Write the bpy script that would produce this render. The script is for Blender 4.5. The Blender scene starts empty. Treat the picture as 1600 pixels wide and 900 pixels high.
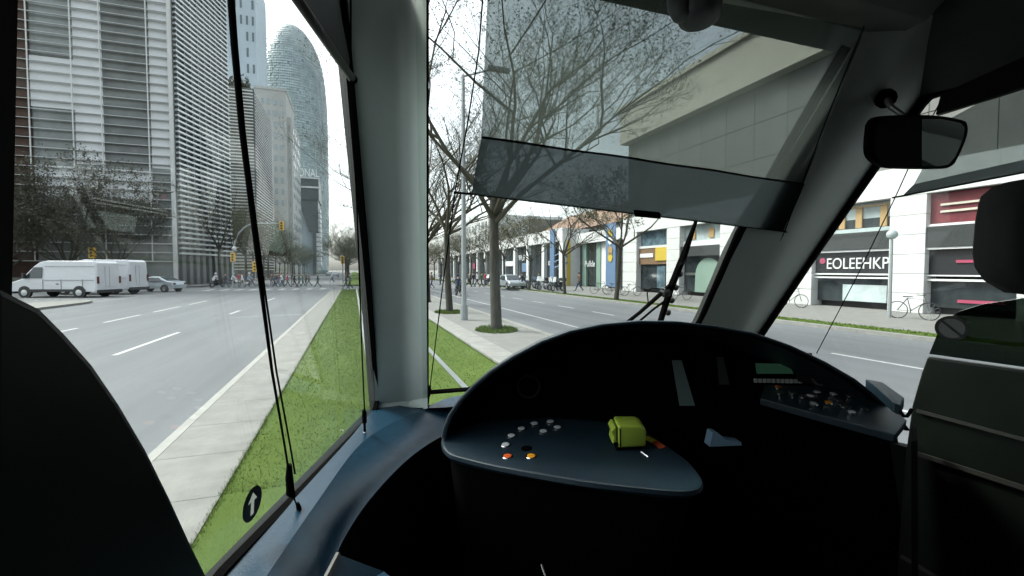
import bpy, bmesh, math, random
from mathutils import Vector, Matrix
RN = random.Random(11)
S = bpy.context.scene
COL = S.collection
V = Vector
rad = math.radians

# ------------------------------------------------------------------ camera
CAM = V((0, 0, 1.95))
TH, PH, FPX = rad(19.2), rad(2.255), 711.0
FW = V((math.sin(TH) * math.cos(PH), math.cos(TH) * math.cos(PH), -math.sin(PH)))
RT = V((math.cos(TH), -math.sin(TH), 0))
UP = RT.cross(FW)
cd = bpy.data.cameras.new("camera")
cd.sensor_width = 36.0
cd.lens = 36.0 * FPX / 1600.0
cd.clip_start, cd.clip_end = 0.02, 6000
cam = bpy.data.objects.new("camera", cd)
COL.objects.link(cam)
cam.matrix_world = Matrix(((RT.x, UP.x, -FW.x, CAM.x), (RT.y, UP.y, -FW.y, CAM.y), (RT.z, UP.z, -FW.z, CAM.z), (0, 0, 0, 1)))
S.camera = cam

# ------------------------------------------------------------------ sky, sun, exposure (bright overcast day)
SUN_EL, SUN_AZ = rad(48), rad(-50)          # azimuth from +Y, to the left front
w = bpy.data.worlds.new("World")
S.world = w
w.use_nodes = True
nt = w.node_tree
nt.nodes.clear()
sky = nt.nodes.new("ShaderNodeTexSky")
sky.sky_type = 'NISHITA'
sky.sun_disc = False
sky.sun_elevation = SUN_EL
sky.sun_rotation = SUN_AZ
sky.dust_density = 4.0
hs = nt.nodes.new("ShaderNodeHueSaturation")
hs.inputs['Saturation'].default_value = 0.30
tc = nt.nodes.new("ShaderNodeTexCoord")
nz = nt.nodes.new("ShaderNodeTexNoise")
nz.inputs['Scale'].default_value = 3.0
nz.inputs['Detail'].default_value = 6
mr = nt.nodes.new("ShaderNodeMapRange")
mr.inputs['From Min'].default_value, mr.inputs['From Max'].default_value = 0.3, 0.7
mr.inputs['To Min'].default_value, mr.inputs['To Max'].default_value = 0.85, 1.2
mx = nt.nodes.new("ShaderNodeMix")
mx.data_type, mx.blend_type = 'RGBA', 'MULTIPLY'
mx.inputs['Factor'].default_value = 1.0
bg = nt.nodes.new("ShaderNodeBackground")
bg.inputs['Strength'].default_value = 0.15
wo = nt.nodes.new("ShaderNodeOutputWorld")
L = nt.links.new
L(sky.outputs[0], hs.inputs['Color'])
L(tc.outputs['Generated'], nz.inputs['Vector'])
L(nz.outputs['Fac'], mr.inputs['Value'])
L(hs.outputs[0], mx.inputs[6])
L(mr.outputs[0], mx.inputs[7])
L(mx.outputs[2], bg.inputs['Color'])
L(bg.outputs[0], wo.inputs[0])

sd = bpy.data.lights.new("sun", 'SUN')
sd.energy, sd.angle, sd.color = 1.2, rad(14), (1.0, 0.97, 0.92)
sun = bpy.data.objects.new("sun", sd)
COL.objects.link(sun)
sdir = V((math.sin(SUN_AZ) * math.cos(SUN_EL), math.cos(SUN_AZ) * math.cos(SUN_EL), math.sin(SUN_EL)))
sun.rotation_euler = sdir.to_track_quat('Z', 'Y').to_euler()

S.view_settings.view_transform = 'Standard'
S.view_settings.look = 'None'
S.view_settings.gamma = 1
S.view_settings.exposure = 1.75
S.view_settings.use_curve_mapping = False
S.render.engine = 'CYCLES'
cy = S.cycles
cy.max_bounces, cy.diffuse_bounces, cy.glossy_bounces = 8, 3, 4
cy.transparent_max_bounces = 24
cy.caustics_reflective = cy.caustics_refractive = False
cy.use_denoising = True
cy.sample_clamp_indirect = 6

# ------------------------------------------------------------------ materials
MT = {}
def _new(name):
    m = bpy.data.materials.new(name)
    m.use_nodes = True
    m.node_tree.nodes.clear()
    return m, m.node_tree
def mat(name, col, rough=0.7, metal=0.0, var=0.0, scale=8.0, bump=0.0, bscale=None, col2=None, spec=0.5, emit=None, stretch=None, aniso_detail=5):
    if name in MT:
        return MT[name]
    m, t = _new(name)
    o = t.nodes.new("ShaderNodeOutputMaterial")
    b = t.nodes.new("ShaderNodeBsdfPrincipled")
    t.links.new(b.outputs[0], o.inputs[0])
    b.inputs['Base Color'].default_value = (*col, 1)
    b.inputs['Roughness'].default_value = rough
    b.inputs['Metallic'].default_value = metal
    b.inputs['Specular IOR Level'].default_value = spec
    if emit:
        b.inputs['Emission Color'].default_value = (*emit[0], 1)
        b.inputs['Emission Strength'].default_value = emit[1]
    if var or bump or col2:
        c = t.nodes.new("ShaderNodeTexCoord")
        src = c.outputs['Object']
        if stretch:
            mp = t.nodes.new("ShaderNodeMapping")
            mp.inputs['Scale'].default_value = stretch
            t.links.new(src, mp.inputs['Vector'])
            src = mp.outputs['Vector']
        n = t.nodes.new("ShaderNodeTexNoise")
        n.inputs['Scale'].default_value = scale
        n.inputs['Detail'].default_value = aniso_detail
        n.inputs['Roughness'].default_value = 0.65
        t.links.new(src, n.inputs['Vector'])
        r = t.nodes.new("ShaderNodeValToRGB")
        r.color_ramp.elements[0].position, r.color_ramp.elements[1].position = 0.32, 0.68
        c2 = col2 or tuple(min(1, x * (1 + var)) for x in col)
        c1 = col if col2 else tuple(x * (1 - var) for x in col)
        r.color_ramp.elements[0].color, r.color_ramp.elements[1].color = (*c1, 1), (*c2, 1)
        t.links.new(n.outputs['Fac'], r.inputs['Fac'])
        t.links.new(r.outputs['Color'], b.inputs['Base Color'])
        if bump:
            n2 = t.nodes.new("ShaderNodeTexNoise")
            n2.inputs['Scale'].default_value = bscale or scale * 6
            n2.inputs['Detail'].default_value = 4
            t.links.new(src, n2.inputs['Vector'])
            bp = t.nodes.new("ShaderNodeBump")
            bp.inputs['Strength'].default_value = bump
            bp.inputs['Distance'].default_value = 0.02
            t.links.new(n2.outputs['Fac'], bp.inputs['Height'])
            t.links.new(bp.outputs[0], b.inputs['Normal'])
    MT[name] = m
    return m
def clear(name, tint, refl=1.0, rough=0.0, body=0.0, bcol=(0.1, 0.1, 0.1)):
    """thin clear sheet: transparent with a mirror reflection that grows towards grazing angles; body = share of opaque cloth or dust"""
    m, t = _new(name)
    o = t.nodes.new("ShaderNodeOutputMaterial")
    tr = t.nodes.new("ShaderNodeBsdfTransparent")
    tr.inputs[0].default_value = (*tint, 1)
    last = tr
    if body:
        d = t.nodes.new("ShaderNodeBsdfTranslucent")
        d.inputs[0].default_value = (*bcol, 1)
        mxs = t.nodes.new("ShaderNodeMixShader")
        mxs.inputs[0].default_value = body
        t.links.new(tr.outputs[0], mxs.inputs[1])
        t.links.new(d.outputs[0], mxs.inputs[2])
        last = mxs
    if refl:
        g = t.nodes.new("ShaderNodeBsdfGlossy")
        g.inputs['Roughness'].default_value = rough
        lw = t.nodes.new("ShaderNodeLayerWeight")
        lw.inputs['Blend'].default_value = 0.5
        p = t.nodes.new("ShaderNodeMath"); p.operation = 'POWER'; p.inputs[1].default_value = 5
        a = t.nodes.new("ShaderNodeMath"); a.operation = 'MULTIPLY_ADD'
        a.inputs[1].default_value, a.inputs[2].default_value = 0.9 * refl, 0.045 * refl
        t.links.new(lw.outputs['Facing'], p.inputs[0])
        t.links.new(p.outputs[0], a.inputs[0])
        mg = t.nodes.new("ShaderNodeMixShader")
        t.links.new(a.outputs[0], mg.inputs[0])
        t.links.new(last.outputs[0], mg.inputs[1])
        t.links.new(g.outputs[0], mg.inputs[2])
        last = mg
    t.links.new(last.outputs[0], o.inputs[0])
    MT[name] = m
    return m

mat('asphalt', (0.118, 0.124, 0.132), 0.92, var=0.15, scale=1.1, bump=0.35, bscale=120, stretch=(1, .05, 1))
mat('asphalt_side', (0.16, 0.165, 0.165), 0.85, var=0.2, scale=1.0, bump=0.5, bscale=90)
mat('concrete', (0.185, 0.185, 0.17), 0.85, var=0.16, scale=2.2, bump=0.3, bscale=40)
mat('kerb_stone', (0.22, 0.22, 0.205), 0.8, var=0.14, scale=3, bump=0.3, bscale=50)
mat('paving', (0.165, 0.165, 0.155), 0.85, var=0.12, scale=2, bump=0.3, bscale=30)
mat('ground', (0.16, 0.16, 0.15), 0.9, var=0.15, scale=0.3)
mat('grass', (0.066, 0.104, 0.022), 0.95, col2=(0.098, 0.142, 0.036), scale=2.2, bump=0.7, bscale=170, stretch=(1, .3, 1), spec=0.1)
mat('blade', (0.074, 0.115, 0.024), 0.9, col2=(0.106, 0.152, 0.036), scale=1.4, stretch=(1, .25, 1), spec=0.1)
mat('blade_dry', (0.20, 0.22, 0.06), 0.8)
mat('paint_line', (0.30, 0.31, 0.31), 0.8, col2=(0.50, 0.51, 0.50), scale=9)
mat('steel', (0.55, 0.57, 0.58), 0.3, metal=1.0)
mat('steel_dark', (0.16, 0.17, 0.17), 0.5, metal=0.8)
mat('galv', (0.30, 0.32, 0.33), 0.5, metal=0.4, var=0.1)
mat('white_render', (0.60, 0.61, 0.60), 0.7, var=0.05, scale=1.5)
mat('white_stone', (0.53, 0.54, 0.53), 0.65, var=0.06, scale=1.2, bump=0.1)
mat('cornice', (0.46, 0.43, 0.36), 0.7, var=0.08)
mat('grey_cladding', (0.13, 0.13, 0.122), 0.6, var=0.15, scale=0.6)
mat('shop_glass', (0.028, 0.035, 0.038), 0.08, var=0.5, scale=0.7, spec=0.6)
mat('shop_glass_blue', (0.10, 0.15, 0.18), 0.08, var=0.5, scale=1.5)
mat('shop_glass_pale', (0.36, 0.42, 0.42), 0.12, var=0.3, scale=0.8)
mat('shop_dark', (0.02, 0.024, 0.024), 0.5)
mat('sign_black', (0.012, 0.013, 0.015), 0.4)
mat('sign_brown', (0.16, 0.10, 0.055), 0.6, var=0.2)
mat('sign_yellow', (0.50, 0.37, 0.05), 0.5)
mat('sign_red', (0.13, 0.012, 0.02), 0.5, var=0.3, scale=1)
mat('sign_orange', (0.34, 0.22, 0.09), 0.6)
mat('sign_blue', (0.11, 0.18, 0.29), 0.5)
mat('sign_white', (0.60, 0.61, 0.61), 0.5)
mat('roof_letter_white', (0.88, 0.89, 0.90), 0.5)
mat('sign_pink', (0.32, 0.05, 0.10), 0.5)
mat('green_frame', (0.19, 0.28, 0.23), 0.5)
mat('awning_dark', (0.025, 0.03, 0.03), 0.8, var=0.2)
mat('terracotta', (0.20, 0.12, 0.08), 0.8, var=0.2)
mat('bark', (0.026, 0.024, 0.018), 0.95, col2=(0.060, 0.057, 0.044), scale=7, bump=0.8, bscale=18, stretch=(1, 1, 0.35))
mat('twig', (0.062, 0.058, 0.04), 0.95)
mat('leaf_olive', (0.09, 0.095, 0.045), 0.8, var=0.4, scale=0.7)
mat('leaf_dark', (0.062, 0.060, 0.038), 0.8, var=0.5, scale=0.6)
mat('leaf_brown', (0.12, 0.088, 0.05), 0.8, var=0.4, scale=0.6)
mat('louvre', (0.56, 0.56, 0.545), 0.5, var=0.08, scale=0.4)
mat('louvre_metal', (0.58, 0.60, 0.61), 0.4, metal=0.5, var=0.12, scale=0.8)
mat('facade_glass', (0.22, 0.235, 0.23), 0.15, var=0.35, scale=0.12)
mat('facade_dark', (0.15, 0.158, 0.155), 0.3, var=0.3, scale=0.3)
mat('pale_facade_and_reflection', (0.66, 0.67, 0.69), 0.4, var=0.06, scale=0.2)  # hotel balconies, and painted cab reflections on the louvred front
mat('brick_brown', (0.065, 0.035, 0.026), 0.85, var=0.3, scale=1.2)
mat('office_grey', (0.14, 0.145, 0.13), 0.5, var=0.2, scale=0.2)
mat('beige_render', (0.42, 0.42, 0.405), 0.8, var=0.1, scale=0.12)
mat('pale_blue_render', (0.42, 0.50, 0.56), 0.6, var=0.06, scale=0.1)
mat('window_dark', (0.12, 0.15, 0.17), 0.2)
mat('window_pale', (0.30, 0.36, 0.40), 0.2)
mat('dark_metal_clad', (0.07, 0.08, 0.09), 0.4, var=0.2, scale=0.3)
mat('tower_glass', (0.22, 0.29, 0.30), 0.4, col2=(0.36, 0.43, 0.43), scale=0.13, stretch=(1, 1, 1.6), aniso_detail=8)
mat('tower_louvre', (0.36, 0.43, 0.44), 0.3, var=0.25, scale=0.25)
mat('tower_dark', (0.16, 0.21, 0.23), 0.3)
mat('light_yellow', (0.72, 0.42, 0.03), 0.5)
mat('car_white', (0.56, 0.57, 0.59), 0.25, spec=0.6)
mat('car_silver', (0.42, 0.47, 0.50), 0.3, metal=0.5)
mat('car_glass', (0.03, 0.04, 0.045), 0.05, spec=0.7)
mat('tyre', (0.018, 0.018, 0.018), 0.85)
mat('trim_black', (0.022, 0.022, 0.023), 0.6)
mat('lamp_glass', (0.6, 0.62, 0.62), 0.1)
mat('lamp_red', (0.10, 0.02, 0.02), 0.2)
mat('skin', (0.42, 0.26, 0.18), 0.6)
mat('hair', (0.03, 0.022, 0.018), 0.8)
# cab
mat('cab_white', (0.44, 0.50, 0.47), 0.5, var=0.04, scale=6, bump=0.05, bscale=160)
mat('cab_ceiling', (0.075, 0.085, 0.078), 0.7, var=0.1, scale=4)
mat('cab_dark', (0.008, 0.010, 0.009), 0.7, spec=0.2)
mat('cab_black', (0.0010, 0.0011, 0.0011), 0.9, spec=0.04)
mat('rubber', (0.003, 0.003, 0.003), 0.9, spec=0.04)
mat('blue_plastic', (0.009, 0.034, 0.060), 0.27, var=0.10, scale=30, bump=0.12, bscale=260, spec=0.6)
mat('desk_plastic', (0.011, 0.024, 0.035), 0.38, var=0.12, scale=40, bump=0.25, bscale=420)
mat('door_plastic', (0.020, 0.027, 0.021), 0.4, var=0.2, scale=3, bump=0.02, bscale=400)
mat('trim_grey', (0.11, 0.11, 0.10), 0.4)
mat('chrome', (0.75, 0.76, 0.77), 0.18, metal=1.0)
mat('button_white', (0.62, 0.64, 0.64), 0.3)
mat('button_red', (0.75, 0.12, 0.03), 0.35)
mat('button_orange', (0.85, 0.35, 0.02), 0.35)
mat('button_dark', (0.05, 0.055, 0.055), 0.3)
mat('key_white', (0.5, 0.52, 0.5), 0.5)
mat('lever_green', (0.34, 0.45, 0.06), 0.3)
mat('scale_yellow', (0.75, 0.65, 0.05), 0.5)
mat('scale_red', (0.65, 0.10, 0.04), 0.5)
mat('tray_reflection', (0.16, 0.25, 0.34), 0.3)
mat('lcd', (0.04, 0.09, 0.06), 0.2, emit=((0.10, 0.30, 0.18), 0.02))
mat('screen', (0.16, 0.22, 0.21), 0.35)
mat('sticker_black', (0.012, 0.016, 0.016), 0.5)
mat('sticker_white', (0.85, 0.88, 0.88), 0.5)
mat('sticker_grey', (0.11, 0.12, 0.12), 0.5)
mat('seat_fabric', (0.012, 0.013, 0.014), 0.9, var=0.2, scale=60)
mat('mirror_glass', (0.12, 0.135, 0.13), 0.02, metal=1.0)
mat('lamp_shell', (0.11, 0.12, 0.115), 0.5)
clear('glass', (0.93, 0.965, 0.95), 1.0)
clear('sticker_film', (0.2, 0.22, 0.22), 0.0, body=0.6, bcol=(0.15, 0.165, 0.16))
clear('glass_tint', (0.14, 0.17, 0.15), 1.0)
clear('blind_mesh', (0.36, 0.40, 0.395), 0.0, body=0.46, bcol=(0.052, 0.060, 0.055))
clear('blind_hem', (0.13, 0.15, 0.155), 0.0, body=0.80, bcol=(0.015, 0.019, 0.020))

# ------------------------------------------------------------------ mesh helpers
ORG = {}
ORD = 'first second third fourth fifth sixth seventh eighth ninth tenth eleventh twelfth thirteenth fourteenth fifteenth sixteenth seventeenth eighteenth nineteenth twentieth'.split()
def tag(o, label=None, cat=None, group=None, kind=None):
    if label: o['label'] = label
    if cat: o['category'] = cat
    if group: o['group'] = group
    if kind: o['kind'] = kind
    return o
def empty(name, loc=(0, 0, 0), label=None, cat=None, group=None, rz=0.0):
    o = bpy.data.objects.new(name, None)
    o.empty_display_size = 0.1
    COL.objects.link(o)
    o.location = loc
    o.rotation_euler = (0, 0, rz)
    ORG[o.name] = V(loc)
    return tag(o, label, cat, group)
class MB:
    def __init__(s):
        s.v, s.f, s.m = [], [], []
    def add(s, vs, fs, mi=0):
        n = len(s.v)
        s.v.extend([V(p) for p in vs])
        s.f.extend([tuple(i + n for i in f) for f in fs])
        s.m.extend([mi] * len(fs))
        return s
    def poly(s, pts, mi=0):
        return s.add(pts, [tuple(range(len(pts)))], mi)
    def box(s, a, b, mi=0):
        x0, y0, z0 = (min(a[i], b[i]) for i in range(3))
        x1, y1, z1 = (max(a[i], b[i]) for i in range(3))
        return s.add([(x0, y0, z0), (x1, y0, z0), (x1, y1, z0), (x0, y1, z0), (x0, y0, z1), (x1, y0, z1), (x1, y1, z1), (x0, y1, z1)],
                     [(0, 3, 2, 1), (4, 5, 6, 7), (0, 1, 5, 4), (1, 2, 6, 5), (2, 3, 7, 6), (3, 0, 4, 7)], mi)
    def loft(s, rings, closed=True, cap=True, mi=0):
        n = len(rings[0])
        vs = [p for r in rings for p in r]
        fs = []
        for k in range(len(rings) - 1):
            for i in range(n if closed else n - 1):
                j = (i + 1) % n
                fs.append((k * n + i, k * n + j, (k + 1) * n + j, (k + 1) * n + i))
        if cap and closed:
            fs.append(tuple(range(n - 1, -1, -1)))
            fs.append(tuple((len(rings) - 1) * n + i for i in range(n)))
        return s.add(vs, fs, mi)
    def prism(s, pts, off, mi=0):
        off = V(off)
        return s.loft([[V(p) for p in pts], [V(p) + off for p in pts]], mi=mi)
    def tube(s, pts, r, n=6, mi=0, cap=True):
        pts = [V(p) for p in pts]
        rs = r if isinstance(r, (list, tuple)) else [r] * len(pts)
        rings = []
        for i, p in enumerate(pts):
            d = (pts[min(i + 1, len(pts) - 1)] - pts[max(i - 1, 0)]).normalized()
            a = d.cross(V((0, 0, 1)) if abs(d.z) < 0.9 else V((1, 0, 0))).normalized()
            b = d.cross(a)
            rings.append([p + (a * math.cos(t) + b * math.sin(t)) * rs[i] for t in (2 * math.pi * k / n for k in range(n))])
        return s.loft(rings, cap=cap, mi=mi)
    def lathe(s, prof, c=(0, 0, 0), axis=(0, 0, 1), n=16, mi=0):
        """prof: (distance along axis, radius)"""
        ax = V(axis).normalized()
        a = ax.cross(V((0, 0, 1)) if abs(ax.z) < 0.9 else V((1, 0, 0))).normalized()
        b = ax.cross(a)
        c = V(c)
        return s.loft([[c + ax * h + (a * math.cos(t) + b * math.sin(t)) * r for t in (2 * math.pi * k / n for k in range(n))] for h, r in prof], mi=mi)
    def ball(s, c, r, n=10, mi=0, sz=1.0):
        k = 6
        return s.lathe([(-r * sz * math.cos(math.pi * i / k), max(1e-4, r * math.sin(math.pi * i / k))) for i in range(k + 1)], c, n=n, mi=mi)
    def build(s, name, m, parent=None, label=None, smooth=False, loc=None, bevel=0.0, kind=None, fix=True):
        me = bpy.data.meshes.new(name)
        o0 = ORG[parent.name] if parent is not None else V(loc or (0, 0, 0))
        me.from_pydata([tuple(p - o0) for p in s.v], [], s.f)
        ms = m if isinstance(m, (list, tuple)) else [m]
        for x in ms:
            me.materials.append(MT[x] if isinstance(x, str) else x)
        for p, i in zip(me.polygons, s.m):
            p.material_index = i
            p.use_smooth = smooth
        if fix or bevel:
            bm = bmesh.new()
            bm.from_mesh(me)
            if fix:
                bmesh.ops.recalc_face_normals(bm, faces=bm.faces)
            if bevel:
                bmesh.ops.bevel(bm, geom=[e for e in bm.edges if len(e.link_faces) == 2 and e.calc_face_angle(0) > 0.5], offset=bevel, segments=2, affect='EDGES', profile=0.6, clamp_overlap=True)
            bm.to_mesh(me)
            bm.free()
        o = bpy.data.objects.new(name, me)
        COL.objects.link(o)
        ORG[o.name] = o0
        if parent is not None:
            o.parent = parent
        elif loc is not None:
            o.location = loc
        return tag(o, label, kind=kind)
KIDS = {}
def copy_tree(o, parent=None):
    c = o.copy()
    COL.objects.link(c)
    c.parent = parent
    for ch in [x for x in o.children]:
        copy_tree(ch, c)
    return c
def setmat(root, old, new):
    """give a copied thing its own colour on the pieces that carry the old material"""
    for o in [root] + list(root.children_recursive):
        if o.type == 'MESH' and any(x and x.name == old for x in o.data.materials):
            o.data = o.data.copy()
            for i, x in enumerate(o.data.materials):
                if x and x.name == old:
                    o.data.materials[i] = MT[new]
def text_obj(s, size, origin, ux, uy, m, parent, name='lettering', thick=0.01, align='LEFT', sx=1.0):
    cu = bpy.data.curves.new(name, 'FONT')
    cu.body, cu.size, cu.align_x, cu.extrude = s, size, align, thick
    to = bpy.data.objects.new('tmp', cu)
    me = bpy.data.meshes.new_from_object(to)
    bpy.data.objects.remove(to)
    ux, uy = V(ux).normalized(), V(uy).normalized()
    uz = ux.cross(uy)
    o0 = ORG[parent.name]
    for v in me.vertices:
        c = v.co
        v.co = V(origin) - o0 + ux * c.x * sx + uy * c.y + uz * c.z
    me.materials.clear()
    me.materials.append(MT[m])
    o = bpy.data.objects.new(name, me)
    COL.objects.link(o)
    o.parent = parent
    ORG[o.name] = o0
    return o

# rays through the photograph's pixels, used to measure real positions
def ray(px, py):
    return FW + RT * ((px - 800) / FPX) + UP * ((450 - py) / FPX)
def W(px, py, d):
    return CAM + ray(px, py) * d
def onplane(px, py, n, c):
    r = ray(px, py)
    return CAM + r * ((c - CAM.dot(n)) / r.dot(n))
def atz(px, py, z):
    return onplane(px, py, V((0, 0, 1)), z)
def yx(px, X):
    r = ray(px, 422)
    return r.y / r.x * X
NW, CW = V((0, 1, 0.694)), 2.11 + 0.694 * 1.32            # windscreen
NL, CL = V((1, -0.329, -0.1)), -0.621 - 0.132             # left side window
NRT, CR = V((1, 0.329, 0.1)), 2.60 + 0.132                # right side window
def wind(px, py, off=0.0): return onplane(px, py, NW, CW - off * NW.length)
def left(px, py, off=0.0): return onplane(px, py, NL, CL + off * NL.length)
def right(px, py, off=0.0): return onplane(px, py, NRT, CR - off * NRT.length)

# ================================================================== GROUND
def sheet(name, x0, x1, y0, y1, z, m, cuts=1):
    b = MB()
    for i in range(cuts):
        ya, yb = y0 + (y1 - y0) * i / cuts, y0 + (y1 - y0) * (i + 1) / cuts
        b.poly([(x0, ya, z), (x1, ya, z), (x1, yb, z), (x0, yb, z)])
    return b.build(name, m, kind='structure', fix=False)
sheet('ground', -1500, 1500, -300, 3000, -0.16, 'ground')
sheet('road', -15.4, -1.9, -30, 700, -0.12, 'asphalt')
sheet('side_street', -120, -15.4, 33, 64, -0.12, 'asphalt_side')
sheet('crossing_road', -15.4, 24, 50, 62, -0.114, 'asphalt_side')
sheet('right_road', 5.6, 15.8, -30, 700, -0.119, 'asphalt')
sheet('median_pavement', 3.40, 5.6, -30, 49, -0.02, 'paving')
sheet('far_median_pavement', -1.9, 5.6, 62.2, 700, -0.02, 'paving')
sheet('far_pavement', 16.9, 40, -30, 700, 0.0, 'paving')
sheet('grass_bed', -1.11, 2.8, -12, 49, -0.005, 'grass')
sheet('far_grass_bed', -1.0, 2.8, 62.4, 600, 0.0, 'grass')
sheet('left_pavement', -60, -17.6, 64, 700, 0.0, 'paving')
# left concrete margin and sloping kerb, in laid lengths
for i in range(30):
    y0 = -6 + i * 1.85
    a, b2 = y0 + 0.006, y0 + 1.85 - 0.006
    MB().loft([[(-2.2, y, -0.16), (-2.19, y, -0.11), (-1.96, y, 0.0), (-1.96, y, -0.16)] for y in (a, b2)]).build('kerb_stone', 'kerb_stone', kind='structure')
first = None
for i in range(50):
    if first is None:
        first = MB().box((-1.953, -4, -.1), (-1.11, -4 + 1.054, .002)).build('paving_slab', 'concrete', kind='structure', bevel=.004)
    else:
        q = first.copy(); COL.objects.link(q); q.location.y = i * 1.06
for i in range(44):
    y0 = 2 + i * 1.06
    MB().box((2.8, y0 + 0.006, -0.12), (3.4, y0 + 1.054, 0.055)).build('kerb_stone', 'kerb_stone', kind='structure', bevel=0.012)
for x in (5.6, 15.8):
    for i in range(48):
        y0 = 0 + i * 1.3
        if x < 6 and y0 > 48: break
        MB().box((x - 0.12, y0 + 0.005, -0.16), (x + 0.12, y0 + 1.295, 0.0)).build('kerb_stone', 'kerb_stone', kind='structure')
sheet('verge', 15.93, 16.9, -30, 300, 0.002, 'grass')
# rounded traffic island on the far side of the left road
isl = []
for k in range(13):
    t = math.pi * k / 12
    isl.append((-16.75 + 1.35 * math.cos(t), 34 + 3.2 * math.sin(t), -0.155))
isl += [(-18.1, -20, -0.155), (-15.4, -20, -0.155)]
MB().prism(isl, (0, 0, 0.16)).build('traffic_island', 'concrete', kind='structure')
# road paint
def dash(x, y0, y1, wdt=0.13, z=-0.112):
    MB().poly([(x - wdt / 2, y0, z), (x + wdt / 2, y0, z), (x + wdt / 2, y1, z), (x - wdt / 2, y1, z)]).build('lane_marking', 'paint_line', kind='structure', fix=False)
def yz(px, py, z=-0.12):
    return atz(px, py, z)
for (xa, ya), (xb, yb) in (((170, 556), (292, 519)), ((360, 491), (388, 485)), ((413, 471), (433, 466))):
    p, q = yz(xa, ya), yz(xb, yb)
    dash(-5.5, min(p.y, q.y), max(p.y, q.y))
for (xa, ya), (xb, yb) in (((60, 522), (122, 513)), ((138, 505), (228, 492)), ((236, 488), (290, 479)), ((300, 476), (340, 470))):
    p, q = yz(xa, ya), yz(xb, yb)
    dash(-9.3, min(p.y, q.y) , max(p.y, q.y))
dash(5.95, 4, 49, 0.11); dash(7.6, 4, 49, 0.11)
for i in range(12):
    dash(11.2, 6 + i * 4.0, 8 + i * 4.0)
for i in range(9):                                    # crosswalk bars on the left road
    dash(-3.2 - i * 1.35, 52.5, 56.0, 0.55, -0.106)
# rails
for x in (0.265, 1.70):
    MB().box((x - 0.035, -12, -0.05), (x + 0.035, 49.5, 0.022)).box((x + 0.045, -12, -0.05), (x + 0.075, 49.5, 0.012)).build('rail', 'steel', label=None, kind='structure')
# grass blades: nobody could count them
gb = MB()
def blade(x, y, h, wv, ln):
    a = RN.uniform(0, 6.28)
    dx, dy = math.cos(a) * wv, math.sin(a) * wv
    gb.add([(x - dx, y - dy, -0.006), (x + dx, y + dy, -0.006), (x + RN.uniform(-ln, ln), y + RN.uniform(-ln, ln), h)], [(0, 1, 2)], 1 if RN.random() < 0.05 else 0)
def onrail(x): return abs(x - 0.28) < 0.07 or abs(x - 1.715) < 0.07
for i in range(42000):
    u = RN.random()
    x, y = RN.uniform(-1.12, 2.78), 4.5 + 44.3 * u ** 1.7
    if not onrail(x): blade(x, y, RN.uniform(.008, .02) * (1 + u), .003 + .010 * u, .02)
for i in range(26000):
    x, y = RN.uniform(-1.12, 2.78), RN.uniform(-1.5, 6)
    if not onrail(x): blade(x, y, RN.uniform(.008, .022), .0011, .006)
for i in range(16000):
    x = RN.choice((-1.10, 2.785)) + RN.gauss(0, .018)
    blade(x, -1.2 + 25.5 * RN.random() ** 1.6, RN.uniform(.012, .045), .0022, .022)
tag(gb.build('grass', ['blade', 'blade_dry'], fix=False), 'short green lawn between the tram rails and the kerbs', 'grass', kind='stuff')
vb = MB()
for i in range(9000):
    y = RN.uniform(8, 62)
    x = RN.uniform(15.95, 16.88)
    a = RN.uniform(0, 6.28)
    dx, dy = math.cos(a) * 0.02, math.sin(a) * 0.02
    vb.add([(x - dx, y - dy, 0), (x + dx, y + dy, 0), (x + RN.uniform(-.04, .04), y, RN.uniform(.02, .06))], [(0, 1, 2)], 0)
tag(vb.build('verge_grass', ['blade'], fix=False), 'thin strip of grass along the far kerb of the shops', 'grass', kind='stuff')

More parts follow.
